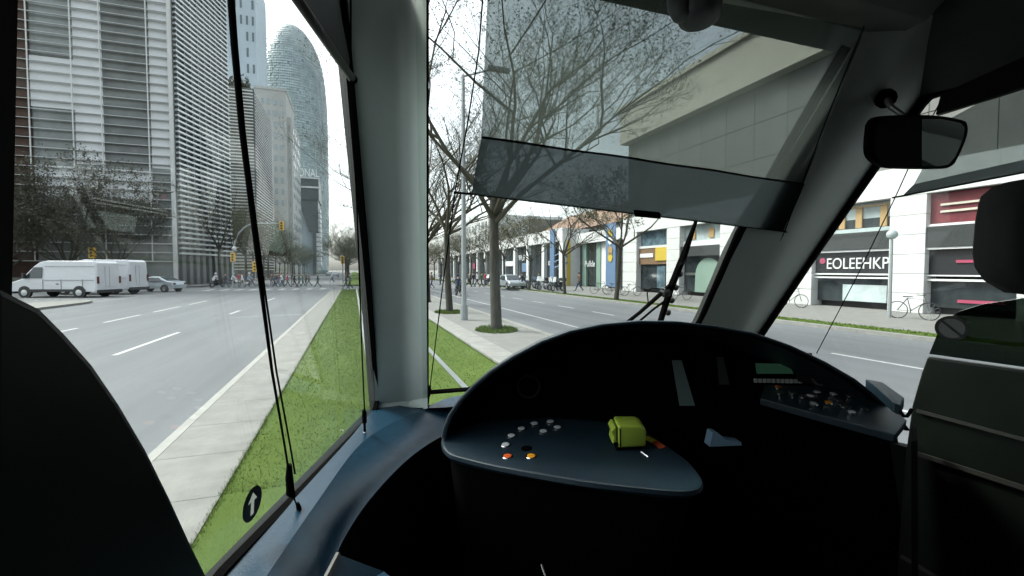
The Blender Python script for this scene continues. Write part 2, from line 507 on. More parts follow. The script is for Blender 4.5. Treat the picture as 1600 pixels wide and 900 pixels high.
# ================================================================== TREES
def tree_meshes(seed, h, trunk_h, tr, spread, levels, leafn, leaf_mat, lsz=0.09, wild=0.5, base_n=6, bias=(0, 0, 0)):
    r = random.Random(seed)
    tk, br, lf = MB(), MB(), MB()
    top = V((r.uniform(-.15, .15), r.uniform(-.15, .15), trunk_h))
    tk.tube([(0, 0, -0.1), (0, 0, 0.15), V((0, 0, 0)).lerp(top, .5) + V((r.uniform(-.05, .05), r.uniform(-.05, .05), 0)), top, top + V((0, 0, trunk_h * .12))], [tr * 1.5, tr * 1.1, tr * .92, tr * .85, tr * .6], 10)
    tips = []
    def grow(p, d, ln, rd, lv):
        n = 3 if lv < levels - 1 else 2
        pts, q, dd = [p], p, d.copy()
        for i in range(n):
            dd = (dd + V((r.uniform(-wild, wild), r.uniform(-wild, wild), r.uniform(-wild * .5, wild * .7))) * 0.55).normalized()
            q = q + dd * ln / n
            pts.append(q)
        br.tube(pts, [rd * (1 - .55 * i / n) for i in range(n + 1)], 6 if lv == 0 else (4 if lv == 1 else 3), cap=False)
        if lv >= levels - 2: tips.extend(pts[1:])
        if lv + 1 < levels:
            k = r.choice((3, 4)) if lv < levels - 2 else r.choice((4, 5))
            for j in range(k):
                t = 1.0 if j == 0 else r.uniform(.3, .95)
                i = min(int(t * n), n - 1)
                bp = pts[i].lerp(pts[i + 1], t * n - i)
                a = r.uniform(0, 6.28)
                side = V((math.cos(a), math.sin(a), r.uniform(-.2, .7)))
                nd = (dd * .8 + side * .85 + V(bias) * .35).normalized()
                grow(bp, nd, ln * r.uniform(.5, .72), rd * .46, lv + 1)
    for j in range(base_n):
        a = 6.283 * j / base_n + r.uniform(-.4, .4)
        el = r.uniform(.6, 1.6) if j else 4
        d = (V((math.cos(a), math.sin(a), el)).normalized() + V(bias)).normalized()
        grow(top * r.uniform(.86, 1.08), d, (h - trunk_h) * r.uniform(.42, .6) * (spread if j else 1), tr * .5, 0)
    for i in range(leafn):
        p = r.choice(tips) + V((r.gauss(0, 1), r.gauss(0, 1), r.gauss(0, 1))) * (.05 if lsz < .1 else .2)
        a, b2 = V((r.gauss(0, 1), r.gauss(0, 1), r.gauss(0, 1))).normalized(), V((r.gauss(0, 1), r.gauss(0, 1), r.gauss(0, 1))).normalized()
        s = lsz * r.uniform(.5, 1.2)
        lf.add([p - a * s, p + b2 * s * .5, p + a * s, p - b2 * s * .5], [(0, 1, 2, 3)])
    return tk, br, lf
def make_tree(name, label, *a, group=None):
    leaf_mat = a[7]
    tk, br, lf = tree_meshes(*a[:7], leaf_mat, *a[8:])
    root = empty(name, (0, 0, 0), label, 'tree', group)
    tk.build('trunk', 'bark', root, smooth=True, fix=False)
    br.build('branches', 'twig', root, fix=False)
    lf.build('leaves', leaf_mat, root, fix=False, kind='stuff')
    return root
GM = 'bare plane trees along the median beside the tram track'
GF = 'bare plane trees along the verge in front of the shops'
GL = 'bare trees along the far side of the left road'
GD = 'dense trees at the foot of the louvred building'
t1 = make_tree('plane_tree', 'thick dark trunked plane tree in a round grass patch, nearest on the median', 3, 12.0, 4.0, 0.17, .98, 6, 26000, 'leaf_olive', 0.034, 0.5, 10, (.34, -.34, 0), group=GM)
t2 = make_tree('plane_tree', 'slimmer plane tree in a grass patch behind the grey pole', 8, 11.5, 3.8, 0.15, .9, 6, 14000, 'leaf_olive', 0.035, 0.5, 8, (.25, -.1, 0), group=GM)
t3 = make_tree('plane_tree', 'bare young plane tree at the verge before the white shop corner', 15, 10, 3.6, 0.15, 1.0, 5, 4500, 'leaf_olive', 0.09, 0.5, 6, group=GF)
t1.location, t2.location = (4.4, 14.2, 0), (4.2, 20.9, 0)
t1.rotation_euler.z, t2.rotation_euler.z = 0.0, 0.0
t3.location = (16.4, 26.1, 0)
for i, (x, y, src, lab) in enumerate([
        (4.3, 28.2, t1, 'plane tree third along the median, beyond the slimmer one'),
        (4.3, 35.5, t2, 'plane tree fourth along the median'),
        (4.3, 43.5, t3, 'small plane tree at the end of the near median, before the crossing')]):
    c = copy_tree(src); c.location = (x, y, 0); c.rotation_euler.z = .5 * i - .6; c['label'] = lab; c['group'] = GM
for i in range(9):
    c = copy_tree((t3, t2)[i % 2]); c.location = (4.3 + .2 * (i % 3), 66 + 8 * i, 0); c.rotation_euler.z = i * 1.3; c['group'] = GM
    c['label'] = ORD[i] + ' bare plane tree on the median beyond the crossing'
for i in range(9):
    c = copy_tree((t3, t2)[(i + 1) % 2]); c.location = (-1.2 - .2 * (i % 3), 84 + 11 * i, 0); c.rotation_euler.z = i * 2.3; c['group'] = GM + ' on its left side'
    c['label'] = ORD[i] + ' bare tree left of the tram track beyond the yellow signal post'
flab = ['bare tree at the verge by the recessed green shopfront', 'bare tree at the verge before the nearest long white colonnade bays', 'bare tree at the verge before the middle of the white colonnade', 'bare tree at the verge past the middle of the colonnade']
for i in range(11):
    c = copy_tree(t3 if i % 2 else t2); c.location = (16.4, 33.9 + 8 * i, 0); c.rotation_euler.z = i * 1.1; c['group'] = GF
    c.scale = (.85, .85, .85)
    c['label'] = flab[i] if i < 4 else ORD[i] + ' bare tree along the verge of the shops, counted from the recessed shopfront'
t4 = make_tree('dense_tree', 'dense dark green tree in front of the louvred building, by its corner', 21, 11.5, 2.2, 0.2, 1.15, 5, 9000, 'leaf_dark', 0.15, 0.6, 9, group=GD)
t5 = make_tree('brown_tree', 'brown leaved bushy tree in front of the louvred building behind the van', 27, 11.0, 1.9, 0.2, 1.2, 5, 8000, 'leaf_brown', 0.15, 0.6, 8, group=GD)
t4.location, t5.location = (-26.5, 66.5, 0), (-40, 66, 0)
dl = ['dense tree above the van cab', 'dense tree above the rear of the van', 'dense tree over the second white van', 'dense tree farthest along the louvred front behind the van', 'dense tree beside the brown end of the louvred building', 'dense tree between the two brown trees']
for i, (x, y, src, s) in enumerate([(-31, 66.5, t4, 1.1), (-36, 65.5, t4, .95), (-46, 66.5, t4, 1.05), (-52, 65.5, t5, 1.0), (-59, 66, t4, 1.1), (-66, 66, t5, 1.05)]):
    c = copy_tree(src); c.location = (x, y, 0); c.rotation_euler.z = i * 1.7; c.scale = (s, s, s); c['label'] = dl[i]
for i in range(20):
    y = 76 + 8.2 * i
    c = copy_tree((t2, t3, t1)[i % 3]); c.location = (-18.2 - .3 * (i % 2), y, 0); c.rotation_euler.z = i * 1.9; c['group'] = GL
    c.scale = (1.3, 1.3, 1.3) if i < 7 else (1, 1, 1)
    c['label'] = ['bare tree by the curved traffic light mast before the grey office block', 'bare tree in front of the grey office block', 'bare tree in front of the beige tower'][i] if i < 3 else ORD[i] + ' bare tree along the left pavement, counted from the curved traffic light mast'
# grass patches round the two near trunks
for (x, y, lab) in ((4.4, 14.2, 'round grass patch at the foot of the thick dark tree'), (4.2, 20.9, 'round grass patch at the foot of the slimmer tree')):
    pb = MB()
    for i in range(1800):
        a, r = RN.uniform(0, 6.28), 0.85 * math.sqrt(RN.random())
        px, py = x + r * math.cos(a) * .8, y + r * math.sin(a)
        dx, dy = RN.uniform(-.015, .015), RN.uniform(-.015, .015)
        pb.add([(px - dx, py - dy, -.02), (px + dx, py + dy, -.02), (px + RN.uniform(-.04, .04), py, RN.uniform(.04, .12))], [(0, 1, 2)])
    tag(pb.build('grass_patch', 'blade', fix=False), lab, 'grass', kind='stuff')

# ================================================================== BUILDINGS, LEFT SIDE
# louvred building: front faces us, side runs off at 16 degrees to the street
bx, by, bh = -21.8, 71.0, 50.0
lb = empty('louvred_building', (bx, by, 0), 'tall building with pale horizontal sunshade louvres behind the white van', 'building')
sdv = V((0.276, 0.962, 0)); sno = V((0.962, -0.276, 0))
slen = 12.2
c0 = V((bx, by, 0)); c1 = c0 + sdv * slen
MB().prism([c0, c1, c1 + V((-60, 0, 0)), V((-82, by, 0))], (0, 0, bh)).build('wall', 'facade_glass', lb)
def fx(px): 
    r = ray(px, 422); return r.x / r.y * by
bands = [(18, 62, 'brick_brown', 8, bh), (62, 128, 'facade_glass', 0, 0), (128, 172, 'pale_facade_and_reflection', 26, bh), (244, 275, 'pale_facade_and_reflection', 24, bh)]
MB().box((fx(-60), by - .25, 0), (fx(60), by, bh)).build('brown_panel', 'brick_brown', lb)
for a, b2 in ((128, 172), (244, 276)):  # cab pillar reflections, put in as pale bands on the front
    MB().box((fx(a), by - .2, 15), (fx(b2) - .03, by, bh)).build('reflection_panel', 'pale_facade_and_reflection', lb)
MB().box((fx(60), by - .18, 21.5), (fx(128), by, 27.5)).build('reflection_panel', 'pale_facade_and_reflection', lb)  # crosswise arm of the same painted reflection
MB().box((fx(62), by - .16, 10.5), (fx(243), by, 14.6)).build('reflection_panel', 'pale_facade_and_reflection', lb)
MB().box((fx(172), by - .12, 15), (fx(243), by, bh)).build('glazed_panel', 'facade_dark', lb)
k = 0
z = 3.0
lm = None
while z < bh:
    if lm is None:
        lo = MB().loft([[V((x, by - .75, z)), V((x, by - .28, z + .10)), V((x, by - .28, z + .16)), V((x, by - .75, z + .05))] for x in (fx(-60), bx - .05)]).build('louvre', 'louvre', lb)
        lm = lo; z00 = z
    else:
        lo = lm.copy(); COL.objects.link(lo); lo.parent = lb; lo.location.z = z - z00
    z += 1.13
for px in (62, 128, 172, 243):
    MB().box((fx(px) - .06, by - .8, 3), (fx(px) + .06, by - .72, bh)).build('mullion', 'louvre', lb)
MB().box((bx - .22, by - .85, 0), (bx + .12, by - .3, bh)).build('corner_post', 'louvre', lb)
# side face: closely set metal louvres and posts
first = None
for i in range(66):
    z = 4 + .69 * i
    if first is None:
        a, b2 = c0 + sdv * .1, c1
        first = MB().loft([[p + sno * .10 + V((0, 0, z + .0)), p + sno * .50 + V((0, 0, z + .06)), p + sno * .50 + V((0, 0, z + .30)), p + sno * .10 + V((0, 0, z + .26))] for p in (a, b2)]).build('side_louvre', 'louvre_metal', lb)
    else:
        lo = first.copy(); COL.objects.link(lo); lo.parent = lb; lo.location.z = .69 * i
for i in range(9):
    p = c0 + sdv * (.3 + i * 1.45)
    MB().prism([p + sno * .02, p + sno * .42, p + sno * .42 + sdv * .16, p + sno * .02 + sdv * .16], (0, 0, bh)).build('side_post', 'steel_dark', lb)
MB().box((fx(-60), by - 3.2, 0), (bx - 2, by - 2.9, 1.1)).build('garden_wall', 'concrete', None, kind=None)
tag(bpy.context.scene.objects['garden_wall'], 'low grey wall at the foot of the louvred building behind the silver car', 'wall')

def block(name, label, x0, x1, y0, y1, h, m, wins=None, base=(0, 0)):
    o = empty(name, ((x0 + x1) / 2, y0, 0), label, 'building')
    MB().box((x0, y0, 0), (x1, y1, h)).build('wall', m, o)
    return o
def wingrid(o, face, a0, a1, z0, z1, na, nzn, wf, hf, pos, m, dep=.15, skip=0.0, seed=1, name='window'):
    """windows as proud framed panes, one part each. face 'y': looks to -Y at y=pos; face 'x+': looks to +X; 'x-': looks to -X"""
    r = random.Random(seed)
    first = None
    for i in range(na):
        for j in range(nzn):
            if r.random() < skip: continue
            da, dz = (a1 - a0) / na, (z1 - z0) / nzn
            ca, cz = a0 + da * (i + .5), z0 + dz * (j + .5)
            if first is None:
                hw, hh = da * wf / 2, dz * hf / 2
                if face == 'y': b = MB().box((ca - hw, pos - dep, cz - hh), (ca + hw, pos + .05, cz + hh))
                elif face == 'x+': b = MB().box((pos - .05, ca - hw, cz - hh), (pos + dep, ca + hw, cz + hh))
                else: b = MB().box((pos - dep, ca - hw, cz - hh), (pos + .05, ca + hw, cz + hh))
                first = (b.build(name, m, o), ca, cz)
            else:
                q = first[0].copy(); COL.objects.link(q); q.parent = o
                if face == 'y': q.location = (ca - first[1], 0, cz - first[2])
                else: q.location = (0, ca - first[1], cz - first[2])
# grey office block with metal mesh of slats
ob = block('office_block', 'grey slatted office block with plants on its roof, behind the louvred building', -48, -22, 124, 149, 45, 'office_grey')
b = MB()
for i in range(58):
    z = 2 + i * .74
    b.box((-48, 123.6, z), (-22.0, 123.75, z + .26)); b.box((-21.75, 124, z), (-21.6, 149, z + .26))
b.build('slats', 'louvre', ob, kind='stuff')
b = MB()
for i in range(14):
    b.box((-22 - 1.9 * i - .1, 123.76, 0), (-22 - 1.9 * i + .1, 123.95, 45)); b.box((-21.95, 124 + 1.8 * i, 0), (-21.77, 124.2 + 1.8 * i, 45))
b.build('slat_posts', 'dark_metal_clad', ob, kind='stuff')
b = MB(); r = random.Random(5)
for i in range(2200):
    p = V((r.uniform(-34, -23), r.uniform(124, 128), 45 + abs(r.gauss(0, 1.3))))
    a, c = V((r.gauss(0, 1), r.gauss(0, 1), r.gauss(0, 1))).normalized() * .35, V((r.gauss(0, 1), r.gauss(0, 1), r.gauss(0, 1))).normalized() * .2
    b.add([p - a, p + c, p + a, p - c], [(0, 1, 2, 3)])
tag(b.build('roof_shrubs', 'leaf_dark', fix=False), 'green shrubs growing along the roof edge of the grey office block', 'shrubs', kind='stuff')
# pale blue tower far behind
def xat(px, Y):
    r = ray(px, 422); return r.x / r.y * Y
pb = block('pale_tower', 'pale blue tower block rising behind the grey office block', xat(355, 215), xat(408, 215), 215, 240, 124, 'pale_blue_render')
wingrid(pb, 'y', xat(372, 215), xat(408, 215), 62, 120, 4, 9, .35, .55, 215, 'window_dark', skip=.45, seed=4)
# beige tower
xb0, xb1 = xat(404, 172), xat(452, 172)
bt = block('beige_tower', 'tall beige apartment tower in front of the rounded glass tower', xb0, xb1, 172, 195, 62, 'beige_render')
xc = xat(468, 190)
MB().box((xb1 - .02, 173.5, 0), (xc, 200, 54)).build('lower_wing', 'beige_render', bt)
MB().box((xb0 - .3, 171.8, 62), (xb1 + .2, 195, 62.8)).build('parapet', 'beige_render', bt)
wingrid(bt, 'y', xb0 + 1.2, xb1 - .6, 8, 60, 4, 14, .42, .48, 172, 'window_pale', skip=.18, seed=2)
wingrid(bt, 'y', xb1 + .6, xc - .6, 8, 52, 2, 12, .4, .48, 173.5, 'window_dark', skip=.2, seed=3)
wingrid(bt, 'x+', 175, 199, 8, 52, 5, 12, .4, .48, xc, 'window_pale', skip=.1, seed=6)
# hotel with the dark overhanging top and roof sign
Yh = 205
h0, h1 = xat(440, Yh), xat(500, Yh)
ho = empty('hotel', ((h0 + h1) / 2, Yh, 0), 'dark metal hotel with an overhanging top floor and white roof letters', 'building')
zt = 1.95 + (422 - 278) / FPX * 187
MB().box((h0, Yh, zt - 9), (h1, Yh + 18, zt)).build('top_storey', 'dark_metal_clad', ho)
MB().box((h0, Yh - .5, zt - 4.3), (h1 + .4, Yh - .01, zt - 3.6)).build('ledge', 'louvre_metal', ho)
MB().box((h0, Yh - .4, zt - .5), (h1 + .3, Yh - .01, zt + .1)).build('ledge', 'louvre_metal', ho)
xk = xat(484, Yh)
MB().prism([(xk, Yh + .6, zt - 22), (h1 - .4, Yh + .6, zt - 22), (h1 - .4, Yh + .6, zt - 9), (xk - 4, Yh + .6, zt - 9)], (0, 12, 0)).build('core', 'dark_metal_clad', ho)
MB().box((xk + 1.2, Yh + .8, 0), (h1 - 1.4, Yh + 14, zt - 22)).build('core', 'dark_metal_clad', ho)
MB().box((h0, Yh + 2.0, 0), (xk + 1.1, Yh + 14, zt - 9.02)).build('glazed_wing', 'window_pale', ho)
for i in range(12):
    z = 4 + i * (zt - 16) / 12
    MB().box((h1 - 1.3, Yh + 1.2, z), (h1 + .4, Yh + 9, z + 1.5)).build('balcony', 'pale_facade_and_reflection', ho)
text_obj('DIAGONAL', 4.6, (xat(501, Yh) , Yh - .2, zt + .35), (1, 0, 0), (0, 0, 1), 'roof_letter_white', ho, 'roof_lettering', .15, 'RIGHT', .62)
# rounded glass tower
pT = W(461, 422, 268)
ct = empty('rounded_tower', (pT.x, pT.y, 0), 'bullet shaped tower clad in blue grey glass louvres at the end of the avenue', 'tower')
prof = [(0, .965), (.15, .985), (.3, 1), (.5, 1), (.62, .995), (.70, .975), (.76, .945), (.82, .885), (.87, .79), (.91, .67), (.937, .56), (.96, .44), (.98, .30), (.993, .16), (1, .01)]
HT, RT0 = 144, 19.2
def rp(t):
    for (a, ra), (b2, rb) in zip(prof, prof[1:]):
        if a <= t <= b2: return RT0 * (ra + (rb - ra) * (t - a) / (b2 - a))
    return .1
MB().lathe([(HT * t, RT0 * q - .25) for t, q in [(i / 60, rp(i / 60) / RT0) for i in range(61)]], (pT.x, pT.y, 0), n=64).build('glass_shell', 'tower_glass', ct, smooth=True)
b = MB(); r = random.Random(9)
nn = 104
for i in range(100):
    z = 2 + i * 1.42
    if z > 141: break
    ra, rb = rp(z / HT), rp(min(1, (z + 1.15) / HT))
    for k in range(nn):
        if r.random() < .10: continue
        a0, a1 = 6.283 * k / nn, 6.283 * (k + .9) / nn
        tl = r.uniform(.0, .35)
        b.add([(pT.x + math.cos(a0) * (ra + tl), pT.y + math.sin(a0) * (ra + tl), z), (pT.x + math.cos(a1) * (ra + tl), pT.y + math.sin(a1) * (ra + tl), z),
               (pT.x + math.cos(a1) * rb, pT.y + math.sin(a1) * rb, z + 1.15), (pT.x + math.cos(a0) * rb, pT.y + math.sin(a0) * rb, z + 1.15)], [(0, 1, 2, 3)], 0 if r.random() < .985 else 1)
b.build('glass_louvres', ['tower_louvre', 'tower_dark'], ct, kind='stuff', fix=False)
# houses far down the avenue
r = random.Random(31)
for i in range(7):
    y = 215 + i * 34
    h = r.uniform(16, 26)
    x1 = -23
    if i == 0: continue
    o = block('avenue_house', 'distant block of flats %s on the avenue' % ['', 'beyond the hotel', 'two doors beyond the hotel', 'three doors beyond the hotel', 'in the far row of the left side', 'almost at the end', 'closing the view'][i], x1 - 22, x1, y, y + 30, h, ('beige_render', 'office_grey', 'white_render')[i % 3])
    wingrid(o, 'x+', y, y + 30, 4, h - 1, 6, 5, .4, .5, x1, 'window_dark', seed=i)

# ================================================================== SHOPS, RIGHT SIDE
XF = 24.0
def shopbox(o, name, m, y0, y1, z0, z1, x0=0.0, x1=0.35, label=None, bevel=0):
    return MB().box((XF + x0, y0, z0), (XF + x1, y1, z1)).build(name, m, o, label, bevel=bevel)
sa = empty('shopping_arcade', (XF, 20, 0), 'white stone shopping arcade with square pillars, grey upper floors and a beige cornice', 'building')
cols = [(973, 994), (1041, 1061), (1124, 1155), (1212, 1268), (1388, 1444), (1590, 1650)]
cy_ = [(yx(a, XF), yx(b2, XF)) for a, b2 in cols]          # each pillar's far and near edge
cy_ += [(3.2, 1.7), (-4, -5.5)]
ztop = 5.35
for (ya, yb) in cy_:
    nb = 6
    f0 = None
    for i in range(nb):
        z0 = ztop * i / nb
        MB().box((XF, yb, z0 + .008), (XF + .9, ya, z0 + ztop / nb - .008)).build('stone_block', 'white_stone', sa, bevel=.012)
for i in range(19):
    y0 = 37.1 - i * 2.2
    MB().box((XF - .02, y0 - 2.19, ztop), (XF + 1.0, y0, 6.7)).build('lintel_panel', 'white_stone', sa)
MB().box((XF + .5, -6, 6.7), (XF + 14, 37.0, 13.6)).build('upper_wall', 'grey_cladding', sa)
MB().box((XF - .35, -6, 13.6), (XF + 14, 37.3, 16.6)).build('cornice', 'cornice', sa)
MB().box((XF - .6, -6, 16.6), (XF + 14, 37.5, 16.95)).build('cornice', 'cornice', sa)
first = None
for i in range(18):
    for j in range(3):
        if first is None:
            first = MB().box((XF + .40, 36.95 - 2.33, 6.75), (XF + .49, 36.95, 6.75 + 2.24)).build('cladding_panel', 'grey_cladding', sa)
        else:
            q = first.copy(); COL.objects.link(q); q.parent = sa; q.location = (0, -2.36 * i, 2.28 * j)
for i in range(4):
    y0 = 12.5 - i * 4.72
    w_ = MB().box((XF + .36, y0 - 2.2, 9.3), (XF + .397, y0, 11.2)).build('window', 'shop_glass_blue', sa)
    MB().box((XF + .32, y0 - 1.14, 9.3), (XF + .355, y0 - 1.06, 11.2)).build('mullion', 'steel_dark', w_)
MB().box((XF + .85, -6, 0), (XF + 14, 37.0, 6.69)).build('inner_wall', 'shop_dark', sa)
def bay(k): return cy_[k][1], cy_[k + 1][0]                   # far edge, near edge
def bands_(k, rows):
    yf, yn = bay(k)
    out = []
    for name, m, z0, z1, x0, x1 in rows:
        out.append(shopbox(sa, name, m, yn + .01, yf - .01, z0, z1, x0, x1))
    return yf, yn, out
# bay with the yellow sign
yf, yn, o = bands_(0, [('shop_window', 'shop_glass', .3, 2.45, .5, .6), ('sign_board', 'sign_brown', 2.45, 3.85, .3, .5), ('transom', 'white_stone', 3.85, 4.05, .25, .5), ('shop_window', 'shop_glass_blue', 4.05, 5.33, .5, .6)])
MB().box((XF + .22, yn + .2, 2.75), (XF + .29, yn + 1.75, 3.85)).build('yellow_sign', 'sign_yellow', sa)
MB().box((XF + .24, yn + 2.1, 3.05), (XF + .29, yf - .2, 3.4)).build('white_strip', 'sign_white', sa)
MB().box((XF + .44, (yn + yf) / 2 - 1.4, .4), (XF + .49, (yn + yf) / 2 - .3, 2.3)).build('poster', 'shop_glass_blue', sa)
# bay behind the wiper
yf, yn, o = bands_(1, [('shop_window', 'shop_glass', .3, 1.55, .5, .6), ('rail_band', 'steel_dark', 1.55, 1.75, .45, .6), ('shop_window', 'shop_glass', 1.75, 3.0, .5, .6), ('awning', 'awning_dark', 3.0, 3.75, .1, .5), ('sign_board', 'sign_white', 3.75, 4.15, .3, .5), ('shop_window', 'shop_glass_pale', 4.15, 5.33, .5, .6)])
for t in (.25, .7):
    MB().box((XF + .42, yn + (yf - yn) * t, 4.3), (XF + .49, yn + (yf - yn) * t + .5, 5.0)).build('sign_panel', 'sign_orange', sa)
arch = [(XF + .40, yn + .15, .3)] + [(XF + .40, yn + 1.5 - 1.3 * math.cos(math.pi * i / 10), 1.6 + 1.25 * math.sin(math.pi * i / 10)) for i in range(11)] + [(XF + .40, yn + 2.85, .3)]
MB().prism(arch, (.06, 0, 0)).build('arched_panel', 'green_frame', sa)
# bay behind the pillar
bands_(2, [('shop_window', 'shop_glass', .3, 3.2, .5, .6), ('awning', 'awning_dark', 3.2, 3.9, .1, .5), ('shop_window', 'shop_glass_pale', 3.9, 5.33, .5, .6)])
# bay with the white letters
yf, yn, o = bands_(3, [('shop_window', 'shop_glass', .3, 1.50, .5, .6), ('light_strip', 'sign_white', 1.52, 1.60, .22, .5), ('light_strip', 'sign_white', 1.70, 1.78, .22, .5), ('sign_board', 'sign_black', 1.80, 2.88, .3, .5), ('light_strip', 'sign_white', 2.88, 2.98, .12, .5),
                    ('awning', 'awning_dark', 3.0, 3.85, .05, .5), ('transom', 'shop_glass_pale', 3.86, 4.05, .2, .5), ('shop_window', 'shop_glass', 4.05, 4.55, .5, .6), ('shop_window', 'shop_glass_pale', 4.55, 5.30, .5, .6)])
text_obj('EOLEEHKP', .82, (XF + .28, yf - .62, 2.02), (0, -1, 0), (0, 0, 1), 'sign_white', sa, 'shop_lettering', .02, 'LEFT', .80)
MB().lathe([(0, .16), (.04, .16)], (XF + .25, yf - .42, 2.45), (1, 0, 0), 14).build('red_dot', 'sign_pink', sa)
for t in (.1, .4, .62):
    MB().box((XF + .40, yn + (yf - yn) * t, 4.1), (XF + .49, yn + (yf - yn) * t + .3, 5.1)).build('sign_panel', 'sign_orange', sa)
MB().box((XF + .40, yn + .1, 5.12), (XF + .48, yf - .1, 5.2)).build('trim', 'sign_orange', sa)
MB().box((XF + .42, yn + .3, .35), (XF + .48, yn + 2.4, 1.2)).build('counter', 'shop_glass_pale', sa)
# bay with the red sign
yf, yn, o = bands_(4, [('shop_window', 'shop_glass', .3, 1.45, .5, .6), ('light_strip', 'sign_white', 1.47, 1.56, .2, .5), ('light_strip', 'sign_white', 1.68, 1.74, .2, .5), ('sign_board', 'sign_black', 1.76, 2.85, .3, .5), ('light_strip', 'sign_white', 2.86, 2.95, .1, .5),
                    ('awning', 'awning_dark', 2.96, 3.85, .05, .5), ('light_strip', 'sign_white', 3.87, 3.97, .12, .5), ('sign_board', 'sign_red', 3.99, 5.3, .3, .5)])
MB().box((XF + .24, yn + .5, 2.26), (XF + .29, yf - 1.0, 2.38)).build('pink_strip', 'sign_pink', sa)
MB().box((XF + .44, yn + .5, .55), (XF + .49, yf - 1.0, .68)).build('pink_strip', 'sign_pink', sa)
for z in (4.45, 4.75):
    MB().box((XF + .22, yn + .9, z), (XF + .28, yf - .4, z + .09)).build('gold_strip', 'cornice', sa)
for k in (5, 6):
    bands_(k, [('shop_window', 'shop_glass', .3, 3.2, .5, .6), ('awning', 'awning_dark', 3.2, 3.9, .1, .5), ('shop_window', 'shop_glass', 3.9, 5.3, .5, .6)])
# colour banner on the arcade's end wall
bn = empty('colour_banner', (XF + .2, 38, 0), 'tall blue banner with orange and yellow shapes at the end of the arcade', 'banner')
ya, yb = yx(945, XF), yx(960, XF)
MB().box((XF + .1, yb, .3), (XF + .16, ya, 6.6)).build('cloth', 'sign_blue', bn)
for z, m in ((5.6, 'sign_yellow'), (4.9, 'sign_white'), (3.9, 'sign_orange'), (3.2, 'sign_yellow')):
    MB().lathe([(0, .45), (.05, .42)], (XF + .04, (ya + yb) / 2, z), (1, 0, 0), 7).build('emblem', m, bn)
# recessed green shopfront
gs = empty('recessed_shopfront', (XF + 2, 43, 0), 'set back shopfront with pale green frames between the two white buildings', 'shop')
MB().box((XF + 2.4, 37.2, 0), (XF + 12, 50, 6.2)).build('wall', 'shop_dark', gs)
MB().box((XF + 1.6, 37.2, 5.1), (XF + 2.4, 50, 6.3)).build('lintel', 'white_render', gs)
for px in (887, 914, 936):
    y = yx(px, XF + 2.2)
    MB().box((XF + 2.1, y - .45, 0), (XF + 2.4, y + .45, 5.1)).build('frame_post', 'green_frame', gs)
for a, b2 in ((890, 911), (917, 933)):
    MB().box((XF + 2.3, yx(b2, XF + 2.2) + .3, .2), (XF + 2.38, yx(a, XF + 2.2) - .3, 5.0)).build('shop_window', 'shop_glass', gs)
text_obj('Pullde', 1.0, (XF + 2.0, yx(916, XF + 2.2), 2.35), (0, -1, 0), (0, 0, 1), 'sign_white', gs, 'shop_lettering', .02)
MB().lathe([(0, .42), (.05, .4)], (XF + 2.2, yx(901, XF + 2.2), 4.1), (1, 0, 0), 9).build('shop_emblem', 'sign_white', gs)
MB().box((XF + 2.2, yx(950, XF + 2.2), 0), (XF + 3, yx(938, XF + 2.2), 6.25)).build('pillar', 'white_render', gs)
# long white colonnade
wc = empty('white_colonnade', (XF, 54, 0), 'long low white colonnade of dark shop windows running down the avenue', 'building')
y0, npil = 50.2, 16
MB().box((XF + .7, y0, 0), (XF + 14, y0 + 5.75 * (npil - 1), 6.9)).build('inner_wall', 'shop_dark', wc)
for i in range(npil):
    y = y0 + 5.75 * i
    MB().box((XF, y, 0), (XF + .75, y + (1.1 if i == 0 else .85), 5.5)).build('pillar', 'white_render', wc)
    if i < npil - 1:
        MB().box((XF - .05, y + .01, 5.5), (XF + .9, y + 5.74, 7.1)).build('lintel_panel', 'white_render', wc)
        w_ = MB().box((XF + .45, y + (1.1 if i == 0 else .86), .1), (XF + .55, y + 5.74, 5.49)).build('shop_window', 'shop_glass', wc)
        for q in (.33, .66):
            MB().box((XF + .40, y + .9 + 4.8 * q, .1), (XF + .445, y + .98 + 4.8 * q, 5.49)).build('mullion', 'steel_dark', w_)
        if i == 3: MB().box((XF + .2, y + 1.1, 2.6), (XF + .38, y + 5.4, 3.4)).build('sign_board', 'sign_white', wc)
        if i == 2: MB().box((XF + .2, y + 1.1, 1.7), (XF + .38, y + 3.2, 3.0)).build('sign_board', 'sign_blue', wc)
        if i == 7: MB().box((XF + .2, y + 3, 2.2), (XF + .38, y + 4.4, 3.4)).build('sign_board', 'sign_pink', wc)
text_obj('opum', 1.15, (XF + .36, y0 + 5.2, 2.6), (0, -1, 0), (0, 0, 1), 'sign_white', wc, 'shop_lettering', .02)
text_obj('WUP', 1.3, (XF + .36, y0 + 16.6, 3.4), (0, -1, 0), (0, 0, 1), 'sign_white', wc, 'shop_lettering', .02)
MB().box((XF - .22, yx(868, XF), 0), (XF - .06, yx(861.5, XF), 7.1)).build('blue_stripe', 'sign_blue', wc)
MB().box((XF + .76, y0 - .12, 0), (XF + 3.5, y0 - .01, 7.0)).build('end_wall', 'white_render', wc)
MB().box((XF + .5, y0 - .2, 0), (XF + .95, y0 - .125, 5.6)).build('yellow_stripe', 'sign_yellow', wc)
for k in range(3):
    MB().tube([(XF - .15, yx(868, XF), 2.2 + .75 * k), (XF + .5, y0 - .25, 2.9 + .75 * k)], .09, 6).build('blue_bar', 'sign_blue', wc)
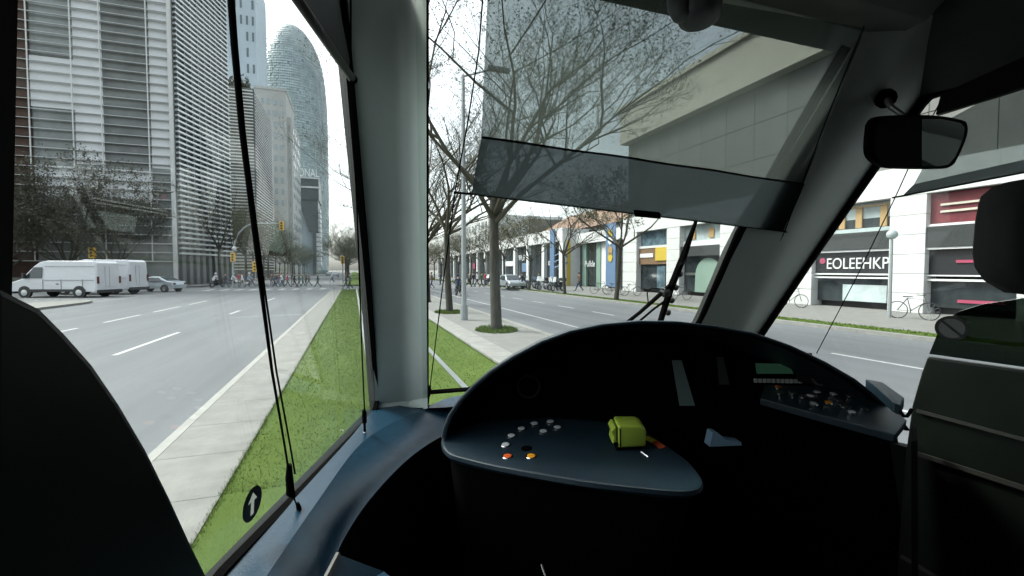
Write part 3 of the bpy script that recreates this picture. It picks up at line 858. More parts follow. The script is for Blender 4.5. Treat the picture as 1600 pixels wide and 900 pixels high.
# houses set back behind the shops
tb = empty('orange_house', (XF + 26, 78, 0), 'orange tiled house set back behind the recessed shopfront', 'building')
MB().box((XF + 16, 62, 0), (XF + 32, 96, 9.5)).build('wall', 'beige_render', tb)
MB().loft([[(XF + 15, y, 9.5), (XF + 33, y, 9.5), (XF + 24, y, 14.5)] for y in (61, 97)]).build('roof', 'terracotta', tb)
wingrid(tb, 'x-', 62, 96, 1, 9, 8, 3, .4, .5, XF + 16, 'window_dark', seed=3)
for i, (y, h) in enumerate(((100, 14), (134, 19), (170, 16))):
    o = block('set_back_block', ['grey block of flats rising behind the white colonnade', 'taller pale block of flats behind the far colonnade', 'farthest pale block of flats behind the trees'][i], XF + 15, XF + 40, y, y + 30, h, ('office_grey', 'white_render', 'beige_render')[i])
    wingrid(o, 'x-', y, y + 30, 3, h - 1, 7, 4, .4, .5, XF + 15, 'window_dark', seed=i)

# ================================================================== VEHICLES
def wheel(o, x, y, r, wd, hub='steel', n=18):
    t = MB().lathe([(-wd / 2, r * .8), (-wd / 2 * .8, r), (wd / 2 * .8, r), (wd / 2, r * .8)], (x, y, r), (1, 0, 0), n).build('wheel', 'tyre', o, smooth=False)
    s = -1 if x < 0 else 1
    MB().lathe([(0, r * .62), (s * .02, r * .6), (s * .03, r * .2)], (x + s * wd / 2, y, r), (1, 0, 0), 12).build('rim', hub, t)
def loftbody(prof, hw, roof_in=0.12, z_in=1.0, ztop=2.0):
    """side profile (y, z) spread across the width in five stations with rounded shoulders and tumblehome"""
    rings = []
    for u in (-1, -.94, 0, .94, 1):
        ring = []
        for (y, z) in prof:
            k = max(0, min(1, (z - z_in) / (ztop - z_in)))
            edge = 0.96 if abs(u) == 1 else 1
            ring.append(V((u * (hw - roof_in * k), y * edge if abs(u) == 1 else y, z - (.03 if abs(u) == 1 and z > z_in else 0))))
        rings.append(ring)
    return rings
# white van, faces -Y at its own origin
vn = empty('white_van', (0, 0, 0), 'white high roof panel van crossing the side street beyond the traffic island', 'van', 'white vans on the side street')
vp = [(-2.9, .45), (-2.95, .75), (-2.85, 1.08), (-2.2, 1.32), (-1.35, 2.25), (-1.0, 2.52), (-.5, 2.62), (2.7, 2.60), (2.9, 2.45), (2.95, .55), (2.9, .42)]
MB().loft(loftbody(vp, 1.0, .14, 1.2, 2.6)).build('body', 'car_white', vn, bevel=.02)
MB().poly([(-.86, -2.19, 1.36), (.86, -2.19, 1.36), (.78, -1.37, 2.26), (-.78, -1.37, 2.26)]).add([(0, 0, 0)], []).build('windscreen', 'car_glass', vn)
vn.children[-1].location = (0, -.035, .03)
for s in (-1, 1):
    wpts = [(s * 1.0, -1.95, 1.38), (s * 1.0, -.75, 1.38), (s * .93, -.75, 2.15), (s * .93, -1.3, 2.15)]
    MB().prism(wpts, (s * .02, 0, 0)).build('side_window', 'car_glass', vn)
    d = MB()
    for yy in (-.68, .55, 2.0): d.box((s * 1.0, yy - .012, .6), (s * 1.012, yy + .012, 1.3))
    d.build('door_gap', 'trim_black', vn)
    MB().box((s * 1.0, -2.1, .42), (s * 1.03, 2.2, .6)).build('side_trim', 'trim_black', vn)
    MB().box((s * .99, -.6, 1.22), (s * 1.012, 2.75, 1.26)).box((s * .93, -.6, 2.2), (s * .955, 2.75, 2.23)).build('swage_line', 'galv', vn)
    MB().box((s * .30, 2.94, .75), (s * .02, 2.97, 2.2)).build('rear_door', 'car_white', vn)
    MB().box((s * 1.0, .2, .95), (s * 1.03, .38, 1.0)).build('door_handle', 'trim_black', vn)
    MB().box((s * 1.02, -1.9, 1.35), (s * 1.22, -1.75, 1.72)).build('wing_mirror', 'trim_black', vn, bevel=.02)
    for yy in (-1.95, 1.75):
        wheel(vn, s * .9, yy, .36, .24)
        MB().lathe([(0, .45), (s * .03, .43)], (s * .985, yy, .40), (1, 0, 0), 16).build('wheel_arch', 'trim_black', vn)
    MB().box((s * .55, -2.93, .92), (s * .92, -2.70, 1.12)).build('headlight', 'lamp_glass', vn, bevel=.03)
    MB().box((s * .80, 2.93, 1.0), (s * .94, 2.98, 1.5)).build('tail_light', 'lamp_red', vn)
MB().box((-.95, -3.0, .3), (.95, -2.75, .6)).build('bumper', 'trim_black', vn, bevel=.04)
MB().box((-.95, 2.9, .32), (.95, 3.05, .55)).build('bumper', 'trim_black', vn, bevel=.03)
MB().box((-.5, -2.97, .68), (.5, -2.90, .9)).build('grille', 'trim_black', vn)
def place(o, px, py, z0, heading, label=None, group=None):
    p = atz(px, py, z0)
    o.location = (p.x, p.y, z0)
    o.rotation_euler.z = heading
    if label: o['label'] = label
    if group: o['group'] = group
    return o
# the van heads to the left of the view: its front (-Y) points to -RT
HV = math.atan2(-RT.y, -RT.x) + math.pi / 2
v2 = copy_tree(vn)
place(vn, 106, 464, -.12, HV)
vn.scale = (1.1, 1.1, 1.06)
place(v2, 158, 459.5, -.12, HV + .03, 'white van seen only by its tail past the rear of the nearer van')
v2.scale = (1.1, 1.1, 1.13)
# silver car
cr = empty('silver_car', (0, 0, 0), 'silver saloon car waiting behind the white vans', 'car')
cp = [(-2.15, .35), (-2.2, .62), (-2.0, .8), (-1.1, .95), (-.35, 1.40), (.1, 1.47), (.75, 1.44), (1.55, 1.06), (2.1, .98), (2.2, .7), (2.15, .35)]
MB().loft(loftbody(cp, .9, .2, .9, 1.45)).build('body', 'car_silver', cr, bevel=.02)
for s in (-1, 1):
    MB().prism([(s * .905, -.9, .98), (s * .905, 1.2, 1.02), (s * .74, .72, 1.37), (s * .74, -.25, 1.36)], (s * .012, 0, 0)).build('side_window', 'car_glass', cr)
    for yy in (-1.35, 1.35):
        wheel(cr, s * .82, yy, .32, .2, 'chrome')
        MB().lathe([(0, .39), (s * .02, .37)], (s * .893, yy, .35), (1, 0, 0), 16).build('wheel_arch', 'trim_black', cr)
    MB().box((s * .5, -2.2, .58), (s * .85, -2.05, .74)).build('headlight', 'lamp_glass', cr, bevel=.02)
    MB().box((s * .55, 2.05, .7), (s * .85, 2.2, .88)).build('tail_light', 'lamp_red', cr, bevel=.02)
MB().prism([(-.74, -1.06, .99), (.74, -1.06, .99), (.64, -.40, 1.40), (-.64, -.40, 1.40)], (0, -.03, .03)).build('windscreen', 'car_glass', cr)
MB().prism([(-.66, .80, 1.43), (.66, .80, 1.43), (.72, 1.48, 1.11), (-.72, 1.48, 1.11)], (0, .03, .03)).build('rear_window', 'car_glass', cr)
c2 = copy_tree(cr)
place(cr, 246, 456, -.12, HV)
place(c2, 798, 451, 0, 0, 'silver car parked tail on past the thick dark tree trunk')
for i, (px, py, lab) in enumerate(((524, 433, 'pale car far down the left road by the avenue end'), (514, 431, 'pale car behind another far down the left road'))):
    c = copy_tree(cr); place(c, px, py, -.12, math.pi, lab)
# motorcycle
def make_moto():
    o = empty('motorcycle', (0, 0, 0), 'dark scooter parked first in the row by the recessed shopfront', 'motorcycle', 'motorcycles parked in front of the shops')
    for y in (-.68, .66):
        t = MB().lathe([(-.05, .24), (-.04, .29), (.04, .29), (.05, .24)], (0, y, .29), (1, 0, 0), 16).build('wheel', 'tyre', o)
        MB().lathe([(-.055, .2), (.055, .2)], (0, y, .29), (1, 0, 0), 10).build('rim', 'steel', t)
    MB().loft([[V((u * .16, y, z)) for (y, z) in [(-.5, .35), (-.45, .8), (-.2, .72), (0, .45), (.3, .62), (.75, .78), (.8, .6), (.45, .35)]] for u in (-1, -.6, .6, 1)]).build('body', 'trim_black', o, bevel=.015)
    MB().loft([[V((u * .14, y, z)) for (y, z) in [(.05, .66), (.1, .8), (.45, .84), (.85, .88), (.86, .8), (.3, .66)]] for u in (-1, -.7, .7, 1)]).build('seat', 'seat_fabric', o)
    MB().tube([(0, -.66, .3), (0, -.5, .7), (0, -.42, 1.0)], .035, 6).build('fork', 'steel_dark', o)
    MB().tube([(-.34, -.32, 1.04), (-.2, -.42, 1.03), (.2, -.42, 1.03), (.34, -.32, 1.04)], .018, 6).build('handlebar', 'steel_dark', o)
    MB().prism([(-.2, -.5, .85), (.2, -.5, .85), (.16, -.36, 1.32), (-.16, -.36, 1.32)], (0, -.02, 0)).build('windshield', 'lamp_glass', o)
    MB().ball((0, -.55, .86), .08).build('headlight', 'lamp_glass', o)
    MB().box((-.2, .72, .9), (.2, 1.06, 1.2)).build('top_case', 'trim_black', o, bevel=.04)
    for s in (-1, 1): MB().tube([(s * .3, -.36, 1.05), (s * .36, -.4, 1.22)], .012, 5).box((s * .3, -.42, 1.2), (s * .42, -.40, 1.27)).build('mirror', 'trim_black', o)
    return o
mo = make_moto()
mcol = ['trim_black', 'steel_dark', 'car_white', 'sign_black', 'car_silver', 'sign_blue', 'sign_red', 'trim_black']
spots = [(17.9 + .3 * (i % 2), 38.5 + 1.55 * i) for i in range(16)]
ml = ['dark scooter parked first in the row by the recessed shopfront', 'second scooter of the row, before the green frames', 'white scooter before the recessed shopfront', 'scooter before the lettered green shopfront', 'silver scooter before the left green frame',
      'blue scooter by the yellow stripe', 'red scooter beside the blue stripe', 'dark scooter before the first colonnade pillar']
for i, (x, y) in enumerate(spots):
    c = mo if i == 0 else copy_tree(mo)
    c.location = (x, y, 0); c.rotation_euler.z = rad(-70) + RN.uniform(-.15, .15)
    if i < 8: c['label'] = ml[i]
    else: c['label'] = ORD[i] + ' dark scooter of the row, before the white colonnade'
    if i and i < 8: setmat(c, 'trim_black', mcol[i])
m2 = copy_tree(mo); place(m2, 340, 449, -.12, HV + 1.2, 'dark scooter stopped by the curved traffic light mast', 'motorcycles on the roads')
m3 = copy_tree(mo); place(m3, 717, 462, -.12, math.pi + .1, 'dark scooter with a rider on the right hand road behind the grey pole', 'motorcycles on the roads')
# bicycle
def make_bike():
    o = empty('bicycle', (0, 0, 0), 'dark bicycle parked by the corner pillar of the arcade', 'bicycle', 'bicycles')
    for y in (-.52, .52):
        rr = [(0, y + .34 * math.cos(a), .34 + .34 * math.sin(a)) for a in (6.2832 * k / 20 for k in range(21))]
        t = MB().tube(rr, .018, 5, cap=False).build('wheel', 'tyre', o)
        b = MB()
        for k in range(6): 
            a = 3.1416 * k / 6
            b.tube([(0, y + .33 * math.cos(a), .34 + .33 * math.sin(a)), (0, y - .33 * math.cos(a), .34 - .33 * math.sin(a))], .004, 3)
        b.build('spokes', 'steel', t)
    b = MB()
    bb, st, hd = (0, .08, .32), (0, .2, .82), (0, -.36, .82)
    for p, q in ((bb, st), (bb, (0, -.38, .7)), (st, hd), (bb, (0, .52, .34)), (st, (0, .52, .34)), ((0, -.52, .34), (0, -.34, .95))): b.tube([p, q], .018, 6)
    b.build('frame', 'steel_dark', o)
    MB().loft([[V((x, .32, .9)) for x in (-.09, .09)] + [V((x, .32, .86)) for x in (.08, -.08)], [V((x, .02, .9)) for x in (-.03, .03)] + [V((x, .02, .87)) for x in (.02, -.02)]]).build('saddle', 'trim_black', o)
    MB().tube([(-.28, -.22, .98), (-.1, -.36, .97), (.1, -.36, .97), (.28, -.22, .98)], .014, 6).build('handlebar', 'trim_black', o)
    MB().tube([(-.12, .02, .42), (0, .08, .32), (.12, .14, .22)], .014, 5).build('pedals', 'trim_black', o)
    return o
bk = make_bike()
bk.location, bk.rotation_euler.z = (19.3, 33.2, 0), rad(75)
for i, (x, y, a, lab) in enumerate(((19.5, 31.4, 70, 'bicycle leaning before the yellow signed shop window'), (20.0, 29.8, 80, 'bicycle standing before the pillar by the yellow sign'), (20.2, 24.5, 85, 'bicycle before the shop window with the arched panel'), (21.8, 17.8, 10, 'bicycle beside the stone pillar next to the white letters'), (21.0, 11.8, 5, 'bicycle below the red shop sign'))):
    c = copy_tree(bk); c.location = (x, y, 0); c.rotation_euler.z = rad(a); c['label'] = lab

# ================================================================== PEOPLE
def person_mesh(name, legs, arms, lean=0.0, sit=False):
    """one continuous skinned body, 1.72 m, faces -Y; legs: two (foot dy, knee dy, foot z); arms: two (hand dy, hand z)"""
    vs, es, rs = [], [], []
    def add(p, r, prev=None):
        vs.append(p); rs.append(r)
        if prev is not None: es.append((prev, len(vs) - 1))
        return len(vs) - 1
    ph = .93 if not sit else .9
    pel = add((0, 0, ph), .135)
    wa = add((0, -lean * .3, ph + .2), .12, pel)
    ch = add((0, -lean * .8, ph + .40), .145, wa)
    nk = add((0, -lean, ph + .54), .055, ch)
    hd = add((0, -lean - .02, ph + .64), .085, nk)
    add((0, -lean - .02, ph + .76), .07, hd)
    for s, (fy, ky, fz) in zip((-1, 1), legs):
        hp = add((s * .1, 0, ph - .08), .09, pel)
        kn = add((s * .11, ky, ph - .48 + (.28 if sit else 0)), .062, hp)
        an = add((s * .11, fy, .09 + fz), .042, kn)
        add((s * .12, fy - .17, .045 + fz), .038, an)
    for s, (hy, hz) in zip((-1, 1), arms):
        sh = add((s * .19, -lean * .9, ph + .46), .058, ch)
        el = add((s * .25, -lean * .7 + hy * .35 + .03, (ph + .46 + hz) / 2 - .02), .045, sh)
        ha = add((s * .24, hy, hz), .036, el)
        add((s * .24, hy - .04, hz - .1), .03, ha)
    me = bpy.data.meshes.new(name)
    me.from_pydata(vs, es, [])
    ob_ = bpy.data.objects.new(name, me)
    COL.objects.link(ob_)
    mo_ = ob_.modifiers.new('skin', 'SKIN')
    for i, rr in enumerate(rs): me.skin_vertices[0].data[i].radius = (rr, rr * (.72 if i in (0, 1, 2) else 1))
    me.skin_vertices[0].data[0].use_root = True
    sb = ob_.modifiers.new('sub', 'SUBSURF'); sb.levels = 1
    dg = bpy.context.evaluated_depsgraph_get()
    out = bpy.data.meshes.new_from_object(ob_.evaluated_get(dg))
    bpy.data.objects.remove(ob_)
    for k in range(4): out.materials.append(MT['skin'])
    for p in out.polygons:
        c = p.center
        p.use_smooth = True
        if c.z > ph + .5: k = 0
        elif c.z < .11: k = 3
        elif abs(c.x) > .2 and c.z < min(a[1] for a in arms) + .02: k = 0
        elif c.z < ph - .02: k = 2
        else: k = 1
        p.material_index = k
    return out, (0, -lean - .02, ph + .70)
POSE = {
    'walk': person_mesh('body_walk', ((-.34, -.16, 0), (.38, .02, .04)), ((.2, .82), (-.24, .86)), .04),
    'stride': person_mesh('body_stride', ((.30, .0, .03), (-.30, -.15, 0)), ((-.2, .84), (.2, .82)), .05),
    'stand': person_mesh('body_stand', ((.0, -.01, 0), (.05, .0, 0)), ((-.04, .8), (-.02, .8)), .02),
    'ride': person_mesh('body_ride', ((-.05, -.32, .18), (.02, -.34, .3)), ((-.5, 1.02), (-.5, 1.02)), .2, True)}
hb = MB().ball((0, .02, .03), .105, 10, sz=.9).build('hair', 'hair')
HAIR = hb.data
bpy.data.objects.remove(hb)
for nme, c in (('cl_black', (.02, .02, .022)), ('cl_navy', (.03, .045, .09)), ('cl_red', (.35, .03, .06)), ('cl_white', (.62, .63, .65)), ('cl_blue', (.22, .32, .48)), ('cl_grey', (.12, .13, .13)), ('cl_green', (.05, .09, .05)), ('cl_brown', (.14, .08, .05)), ('cl_jean', (.07, .10, .17)), ('cl_teal', (.06, .16, .16))):
    mat(nme, c, .85, var=.15, scale=12)
def person(px, py, pose, head, top, leg, label, group=None, z=-.12, loc=None, helmet=None, sc=1.0):
    me0, hp = POSE[pose]
    me = me0.copy()
    ks = [p.material_index for p in me.polygons]
    me.materials.clear()
    for m in ('skin', top, leg, 'trim_black'): me.materials.append(MT[m])
    for p, k in zip(me.polygons, ks): p.material_index = k
    o = bpy.data.objects.new('person', me)
    COL.objects.link(o)
    o.location = loc if loc else tuple(atz(px, py, z))
    o.rotation_euler.z = head
    o.scale = (sc, sc, sc)
    tag(o, label, 'person', group)
    h = bpy.data.objects.new('hair' if not helmet else 'helmet', HAIR if not helmet else HAIR.copy())
    if helmet: h.data.materials[0] = MT[helmet]; h.scale = (1.25, 1.25, 1.25)
    COL.objects.link(h); h.parent = o; h.location = hp
    return o
G1 = 'people on the crossing of the left road'
TOR = math.pi / 2 + .2      # faces right of the view (+X)
TOL = -math.pi / 2 + .1
for a in [
    (497, 449, 'walk', TOL, 'cl_black', 'cl_black', 'person in dark clothes striding alone across the left road'),
    (468, 448.5, 'stride', TOL, 'cl_green', 'cl_grey', 'person in a dark green jacket walking beside the lone strider'),
    (449, 449, 'walk', TOR, 'cl_red', 'cl_black', 'person in a red jacket on the crossing'),
    (441, 449, 'stride', TOL, 'cl_white', 'cl_navy', 'person in a white top just left of the red jacket'),
    (433, 448, 'walk', TOR, 'cl_black', 'cl_jean', 'person in a black coat and jeans between cord and red jacket'),
    (425, 447.5, 'stand', 0, 'cl_brown', 'cl_navy', 'person in a brown coat close beside the hanging cord'),
    (407, 447, 'stride', TOL, 'cl_teal', 'cl_jean', 'person in teal by the yellow signal, just left of the cord'),
    (478, 444, 'stand', 1, 'cl_grey', 'cl_black', 'person in grey standing on the far pavement before the tree trunks'),
    (456, 445, 'stand', 2, 'cl_navy', 'cl_grey', 'person in navy waiting on the pavement behind the red jacket'),
    (443, 447, 'stand', 1.0, 'cl_grey', 'cl_black', 'person in grey close behind the one in the white top'),
    (429, 449.5, 'stride', TOR, 'cl_navy', 'cl_black', 'person in navy walking just right of the hanging cord'),
    (436, 446.5, 'walk', TOL, 'cl_brown', 'cl_jean', 'person in brown behind the black coat on the crossing'),
    (413, 449, 'walk', TOL, 'cl_black', 'cl_grey', 'person in black touching the hanging cord from the left'),
    (394, 448, 'walk', TOR, 'cl_grey', 'cl_navy', 'person in grey between the pale blue cyclist and the second signal'),
    (379, 449, 'stride', TOL, 'cl_white', 'cl_grey', 'person in a white top just left of the pale blue cyclist'),
    (352, 449, 'walk', TOR, 'cl_black', 'cl_navy', 'person in black between the stopped scooter and the white cyclist'),
    (460, 449, 'walk', TOR, 'cl_black', 'cl_black', 'person in black just right of the red jacket'),
    (473, 448, 'stride', TOR, 'cl_grey', 'cl_navy', 'person in grey passing the dark green jacket'),
    (483, 447, 'walk', TOL, 'cl_brown', 'cl_black', 'person in brown between the dark green jacket and the lone strider'),
    (519, 441, 'walk', TOL, 'cl_white', 'cl_jean', 'small distant person in a pale top near the track end')]:
    person(*a, G1)
G2 = 'people by the yellow signal at the track crossing'
person(541, 452, 'walk', TOL, 'cl_black', 'cl_navy', 'person in black walking beside the yellow signal post by the lawn', G2, z=-.11)
person(547, 451, 'stride', TOL, 'cl_grey', 'cl_black', 'person in grey following right behind at the yellow signal post', G2, z=-.11)
G3 = 'cyclists on the left road'
for px, py, top, lab in ((362, 450, 'cl_white', 'cyclist in a white top below the mast with the yellow signal'), (387, 450, 'cl_blue', 'cyclist in a pale blue top beside the second yellow signal')):
    c = copy_tree(bk); p = atz(px, py, -.12); c.location = p; c.rotation_euler.z = TOR - .1
    c['label'] = 'bicycle ridden by the ' + lab.split(' below')[0].split(' beside')[0]
    person(0, 0, 'ride', TOR - .1, top, 'cl_navy', lab, G3, loc=(p.x, p.y, -.05), helmet='cl_white')
person(374, 447, 'stand', 0, 'cl_red', 'cl_grey', 'person in red standing between the two cyclists', G1)
person(340, 449, 'ride', HV + 1.2, 'cl_white', 'cl_black', 'person in a white jacket sitting on the stopped scooter', None, loc=tuple(V(m2.location) + V((0, 0, 0.02))), helmet='cl_white')
p = V(m3.location)
person(0, 0, 'ride', math.pi + .1, 'cl_navy', 'cl_navy', 'person in navy with a dark helmet riding the scooter behind the grey pole', None, loc=(p.x, p.y, p.z + .02), helmet='cl_navy')
G4 = 'people walking in front of the white colonnade'
cols_ = ['cl_black', 'cl_brown', 'cl_navy', 'cl_grey', 'cl_black', 'cl_white', 'cl_green', 'cl_red', 'cl_black', 'cl_navy', 'cl_grey', 'cl_brown']
for i, (px, py, pose, lab) in enumerate([
    (667, 450, 'walk', 'person in black striding just right of the wide white pillar'), (675, 451, 'stride', 'person in brown striding just behind the one in black'),
    (688, 446, 'stand', 'person in navy by the slim tree trunk'), (732, 449, 'walk', 'person in grey just right of the grey pole'),
    (740, 449, 'stride', 'person in black between the grey pole and the dark trunk'), (746, 448, 'walk', 'person in a white top between pole and dark trunk'),
    (752, 449, 'stride', 'person in dark green close left of the dark trunk'), (758, 447, 'stand', 'person in red touching the dark trunk in view'),
    (816, 452, 'stride', 'person in black just right of the silver parked car'), (828, 449, 'walk', 'person in navy before a colonnade pillar'),
    (842, 448, 'stride', 'person in grey near the white shop letters'), (905, 455, 'walk', 'person in brown before the recessed shopfront')]):
    person(px, py, pose, TOL + (math.pi if i % 3 == 0 else 0), cols_[i], ['cl_black', 'cl_jean', 'cl_navy'][i % 3], lab, G4, z=0)

# ================================================================== STREET FURNITURE
tl = empty('traffic_light', tuple(atz(364, 450, -.12)), 'curved grey traffic light mast reaching over the left road with yellow signal heads', 'traffic light')
bp = V(tl.location)
dm = bp.y * FW.y + bp.x * FW.x
def at_d(px, py): return W(px, py, dm)
MB().tube([bp, at_d(364, 395), at_d(367, 378), at_d(373, 365), at_d(381, 356), at_d(390, 351), at_d(402, 349), at_d(436, 349)], [.12, .1, .1, .09, .09, .08, .07, .06], 8).build('mast', 'galv', tl)
def sighead(o, c, n=3, s=1.0):
    c = V(c)
    h = MB().box(c + V((-.22, -.2, -.5)) * s, c + V((.22, .2, .5)) * s).build('signal_head', 'light_yellow', o, bevel=.03)
    for k in range(n):
        MB().lathe([(0, .1), (.12, .11)], c + V((0, -.2, .3 - .3 * k)) * s, (0, -1, 0), 10).build('lens_hood', 'trim_black', h)
sighead(tl, at_d(364, 402)); sighead(tl, at_d(440, 353)); 
MB().ball(at_d(366, 388), .25).build('rounded_lamp', 'sign_white', tl)
ts = empty('traffic_light', tuple(atz(400, 449, -.12)), 'short post with a yellow signal beside the hanging cord', 'traffic light')
b0 = V(ts.location)
MB().tube([b0, b0 + V((0, 0, 3))], .06, 8).build('post', 'galv', ts); sighead(ts, b0 + V((0, -.2, 2.5)), s=1.25)
ty = empty('traffic_light', tuple(atz(536, 453, -.11)), 'slim post with a yellow signal at the end of the lawn', 'traffic light')
b0 = V(ty.location)
MB().tube([b0, b0 + V((0, 0, 3.6))], .06, 8).build('post', 'galv', ty); sighead(ty, b0 + V((0, -.2, 3.1)), s=.8)
ys = empty('traffic_light', tuple(W(147, 430, 52)), 'yellow signal on a post standing behind the white van', 'traffic light')
b0 = V(ys.location); b0.z = -.1; ys.location = b0; ORG[ys.name] = b0.copy()
MB().tube([b0, b0 + V((0, 0, 4.2))], .06, 8).build('post', 'galv', ys); sighead(ys, b0 + V((0, -.2, 4.0)), s=1.2)
gp = atz(725, 500, -.02)
po = empty('lamp_post', tuple(gp), 'tall grey steel lamp post on the median left of the thick dark tree', 'lamp post')
MB().tube([gp, gp + V((0, 0, .6))], .15, 10).build('base_sleeve', 'galv', po)
MB().tube([gp + V((0, 0, .6)), gp + V((0, 0, 9.5))], [.10, .07], 10).build('post', 'galv', po)
MB().tube([gp + V((0, 0, 9.45)), gp + V((1.2, 0, 9.9))], .04, 6).box(gp + V((1.0, -.15, 9.86)), gp + V((1.9, .15, 9.98))).build('lamp_arm', 'galv', po)
lp = (20.8, yx(1392, 20.8), 0)
l2 = empty('street_lamp', lp, 'slim street lamp with a round white globe before the stone pillar by the white letters', 'street lamp')
MB().tube([lp, V(lp) + V((0, 0, 3.2))], [.07, .05], 8).build('post', 'galv', l2)
MB().ball(V(lp) + V((0, 0, 3.4)), .2, 12).build('globe', 'shop_glass_pale', l2, smooth=True)

# ================================================================== TRAM CAB
tram = empty('tram_cab', (0.98, 0.5, 0.5), 'dim tram driver cab with pale grey window pillars, blue sill and dark ceiling', 'tram')
zs = 1.32
# ---- pillars
def lerp(a, b2, t): return a + (b2 - a) * t
def resample(pts, n):
    """smooth curve through the given points"""
    out = []
    m = len(pts) - 1
    for k in range(n + 1):
        t = m * k / n
        i = min(int(t), m - 1)
        u = t - i
        p0, p1, p2, p3 = pts[max(i - 1, 0)], pts[i], pts[i + 1], pts[min(i + 2, m)]
        out.append(.5 * ((2 * p1) + (p2 - p0) * u + (2 * p0 - 5 * p1 + 4 * p2 - p3) * u * u + (3 * p1 - p0 - 3 * p2 + p3) * u ** 3))
    return out
def pillar(edgeA, ridge, edgeC, outA, outC, soft=.22):
    A, Rg, C = resample(edgeA, 14), resample(ridge, 14), resample(edgeC, 14)
    face, back = [], []
    for a, r_, c in zip(A, Rg, C):
        row = [lerp(a, r_, t) for t in (0, .02, .25, .5, .75)]
        p0, p2 = lerp(a, r_, 1 - soft), lerp(r_, c, soft * 1.4)
        row = [a, lerp(a, p0, .03), lerp(a, p0, .33), lerp(a, p0, .66)] + [(1 - u) ** 2 * p0 + 2 * u * (1 - u) * r_ + u * u * p2 for u in (0, .2, .4, .6, .8, 1)] + [lerp(p2, c, .5), lerp(p2, c, .96), c]
        face.append(row)
        back.append([c, c + (c - CAM).normalized() * .16 + outC, a + (a - CAM).normalized() * .16 + outA, a])
    b = MB()
    b.loft(face, closed=False)
    b.build('pillar', 'cab_white', tram, smooth=True, fix=False)
    MB().loft(back, closed=False).build('pillar_back', 'cab_dark', tram, fix=False)
lyA = [left(594, 660), left(588, 640), left(574, 440), left(545, 120), left(531, -40)]
wC = [wind(668, 655), wind(668, 628), wind(668, 440), wind(668, 120), wind(668, -40)]
def dep(p): return (p - CAM).dot(FW)
rd = [W(px, py, max(dep(a), dep(c)) + .06) for px, py, a, c in zip((640, 639, 637, 634, 632), (655, 634, 440, 120, -40), lyA, wC)]
pillar(lyA, rd, wC, V((-.03, .06, 0)), V((-.03, .06, 0)))
# flared foot
ft = [lyA[1], rd[1], wC[1]]
MB().loft([[p + V((0, 0, dz)) + (CAM - p).normalized() * o for p in (lyA[1], lerp(lyA[1], rd[1], .5), rd[1], lerp(rd[1], wC[1], .5), wC[1])] + [wC[1] + (wC[1] - CAM).normalized() * .1 + V((0, 0, dz)), lyA[1] + (lyA[1] - CAM).normalized() * .1 + V((0, 0, dz))] for dz, o in ((-.03, .035), (.0, .03), (.03, .012), (.07, .002))]).build('pillar_foot', 'cab_white', tram, smooth=False)
ryA = [right(1142, 590), right(1195, 512), right(1277, 390), right(1365, 260), right(1442, 150), right(1500, 60)]
rC = [wind(1040, 600), wind(1095, 497), wind(1155, 362), wind(1238, 233), wind(1345, 58), wind(1400, -30)]
rr_ = [W(px, py, .55 * dep(a) + .45 * dep(c) - .06) for px, py, a, c in zip((1110, 1162, 1232, 1310, 1393, 1440), (600, 506, 372, 245, 100, 10), ryA, rC)]
pillar(ryA, rr_, rC, V((.03, .06, 0)), V((.03, .08, 0)))
# ---- glass
def pane(name, pts, n, label=None):
    n = V(n).normalized()
    return MB().prism(pts, n * .005).build(name, 'glass', tram, label)
def pl(n, c, y, z):          # point on a side plane at given y, z
    return V(((c - n.y * y - n.z * z) / n.x, y, z))
def pw(x, z): return V((x, (CW - NW.z * z), z))
pane('side_glass', [pl(NL, CL, .2, 1.30), pl(NL, CL, 2.2, 1.30), pl(NL, CL, 1.42, 2.7), pl(NL, CL, .2, 2.7)], (-1, .3, 0))
pane('side_glass', [pl(NRT, CR, .05, 1.2), pl(NRT, CR, 2.05, 1.2), pl(NRT, CR, 1.2, 2.66), pl(NRT, CR, .05, 2.66)], (1, .3, 0))
pane('windscreen', [pw(.30, 1.30), pw(1.74, 1.30), pw(1.74, 2.80), pw(.14, 2.80)], (0, 1, .694))
# ---- rubber seals
def seal(pts, wd, th, toward, name='rubber_seal', m='rubber'):
    """flat rubber strip lying along a window edge"""
    pts = [V(p) for p in pts]
    rings = []
    for i, p in enumerate(pts):
        d = (pts[min(i + 1, len(pts) - 1)] - pts[max(i - 1, 0)]).normalized()
        nrm = V(toward).normalized()
        s = d.cross(nrm).normalized() * wd / 2
        t = nrm * th
        rings.append([p - s - t * .3, p + s - t * .3, p + s * .8 + t, p - s * .8 + t])
    return MB().loft(rings).build(name, m, tram)
seal([left(120, 1180, .0), left(345, 899), left(470, 769), left(560, 674), left(582, 648), left(589, 622), left(575, 445), left(559, 280), left(546, 120), left(541, 60), left(530, -40)], .034, .014, NL)
seal([wind(669, 652), wind(668, 440), wind(668, 120), wind(668, -40)], .006, .01, -NW)
seal([wind(671, 612), wind(735, 607), wind(900, 596)], .014, .012, -NW)
seal([wind(1040, 600), wind(1097, 497), wind(1156, 362), wind(1228, 233), wind(1322, 72)], .045, .008, -NW)
seal([right(1142, 592), right(1197, 508), right(1277, 388), right(1366, 260), right(1438, 162), right(1452, 148), right(1480, 138), right(1640, 112)], .042, .016, -NRT)
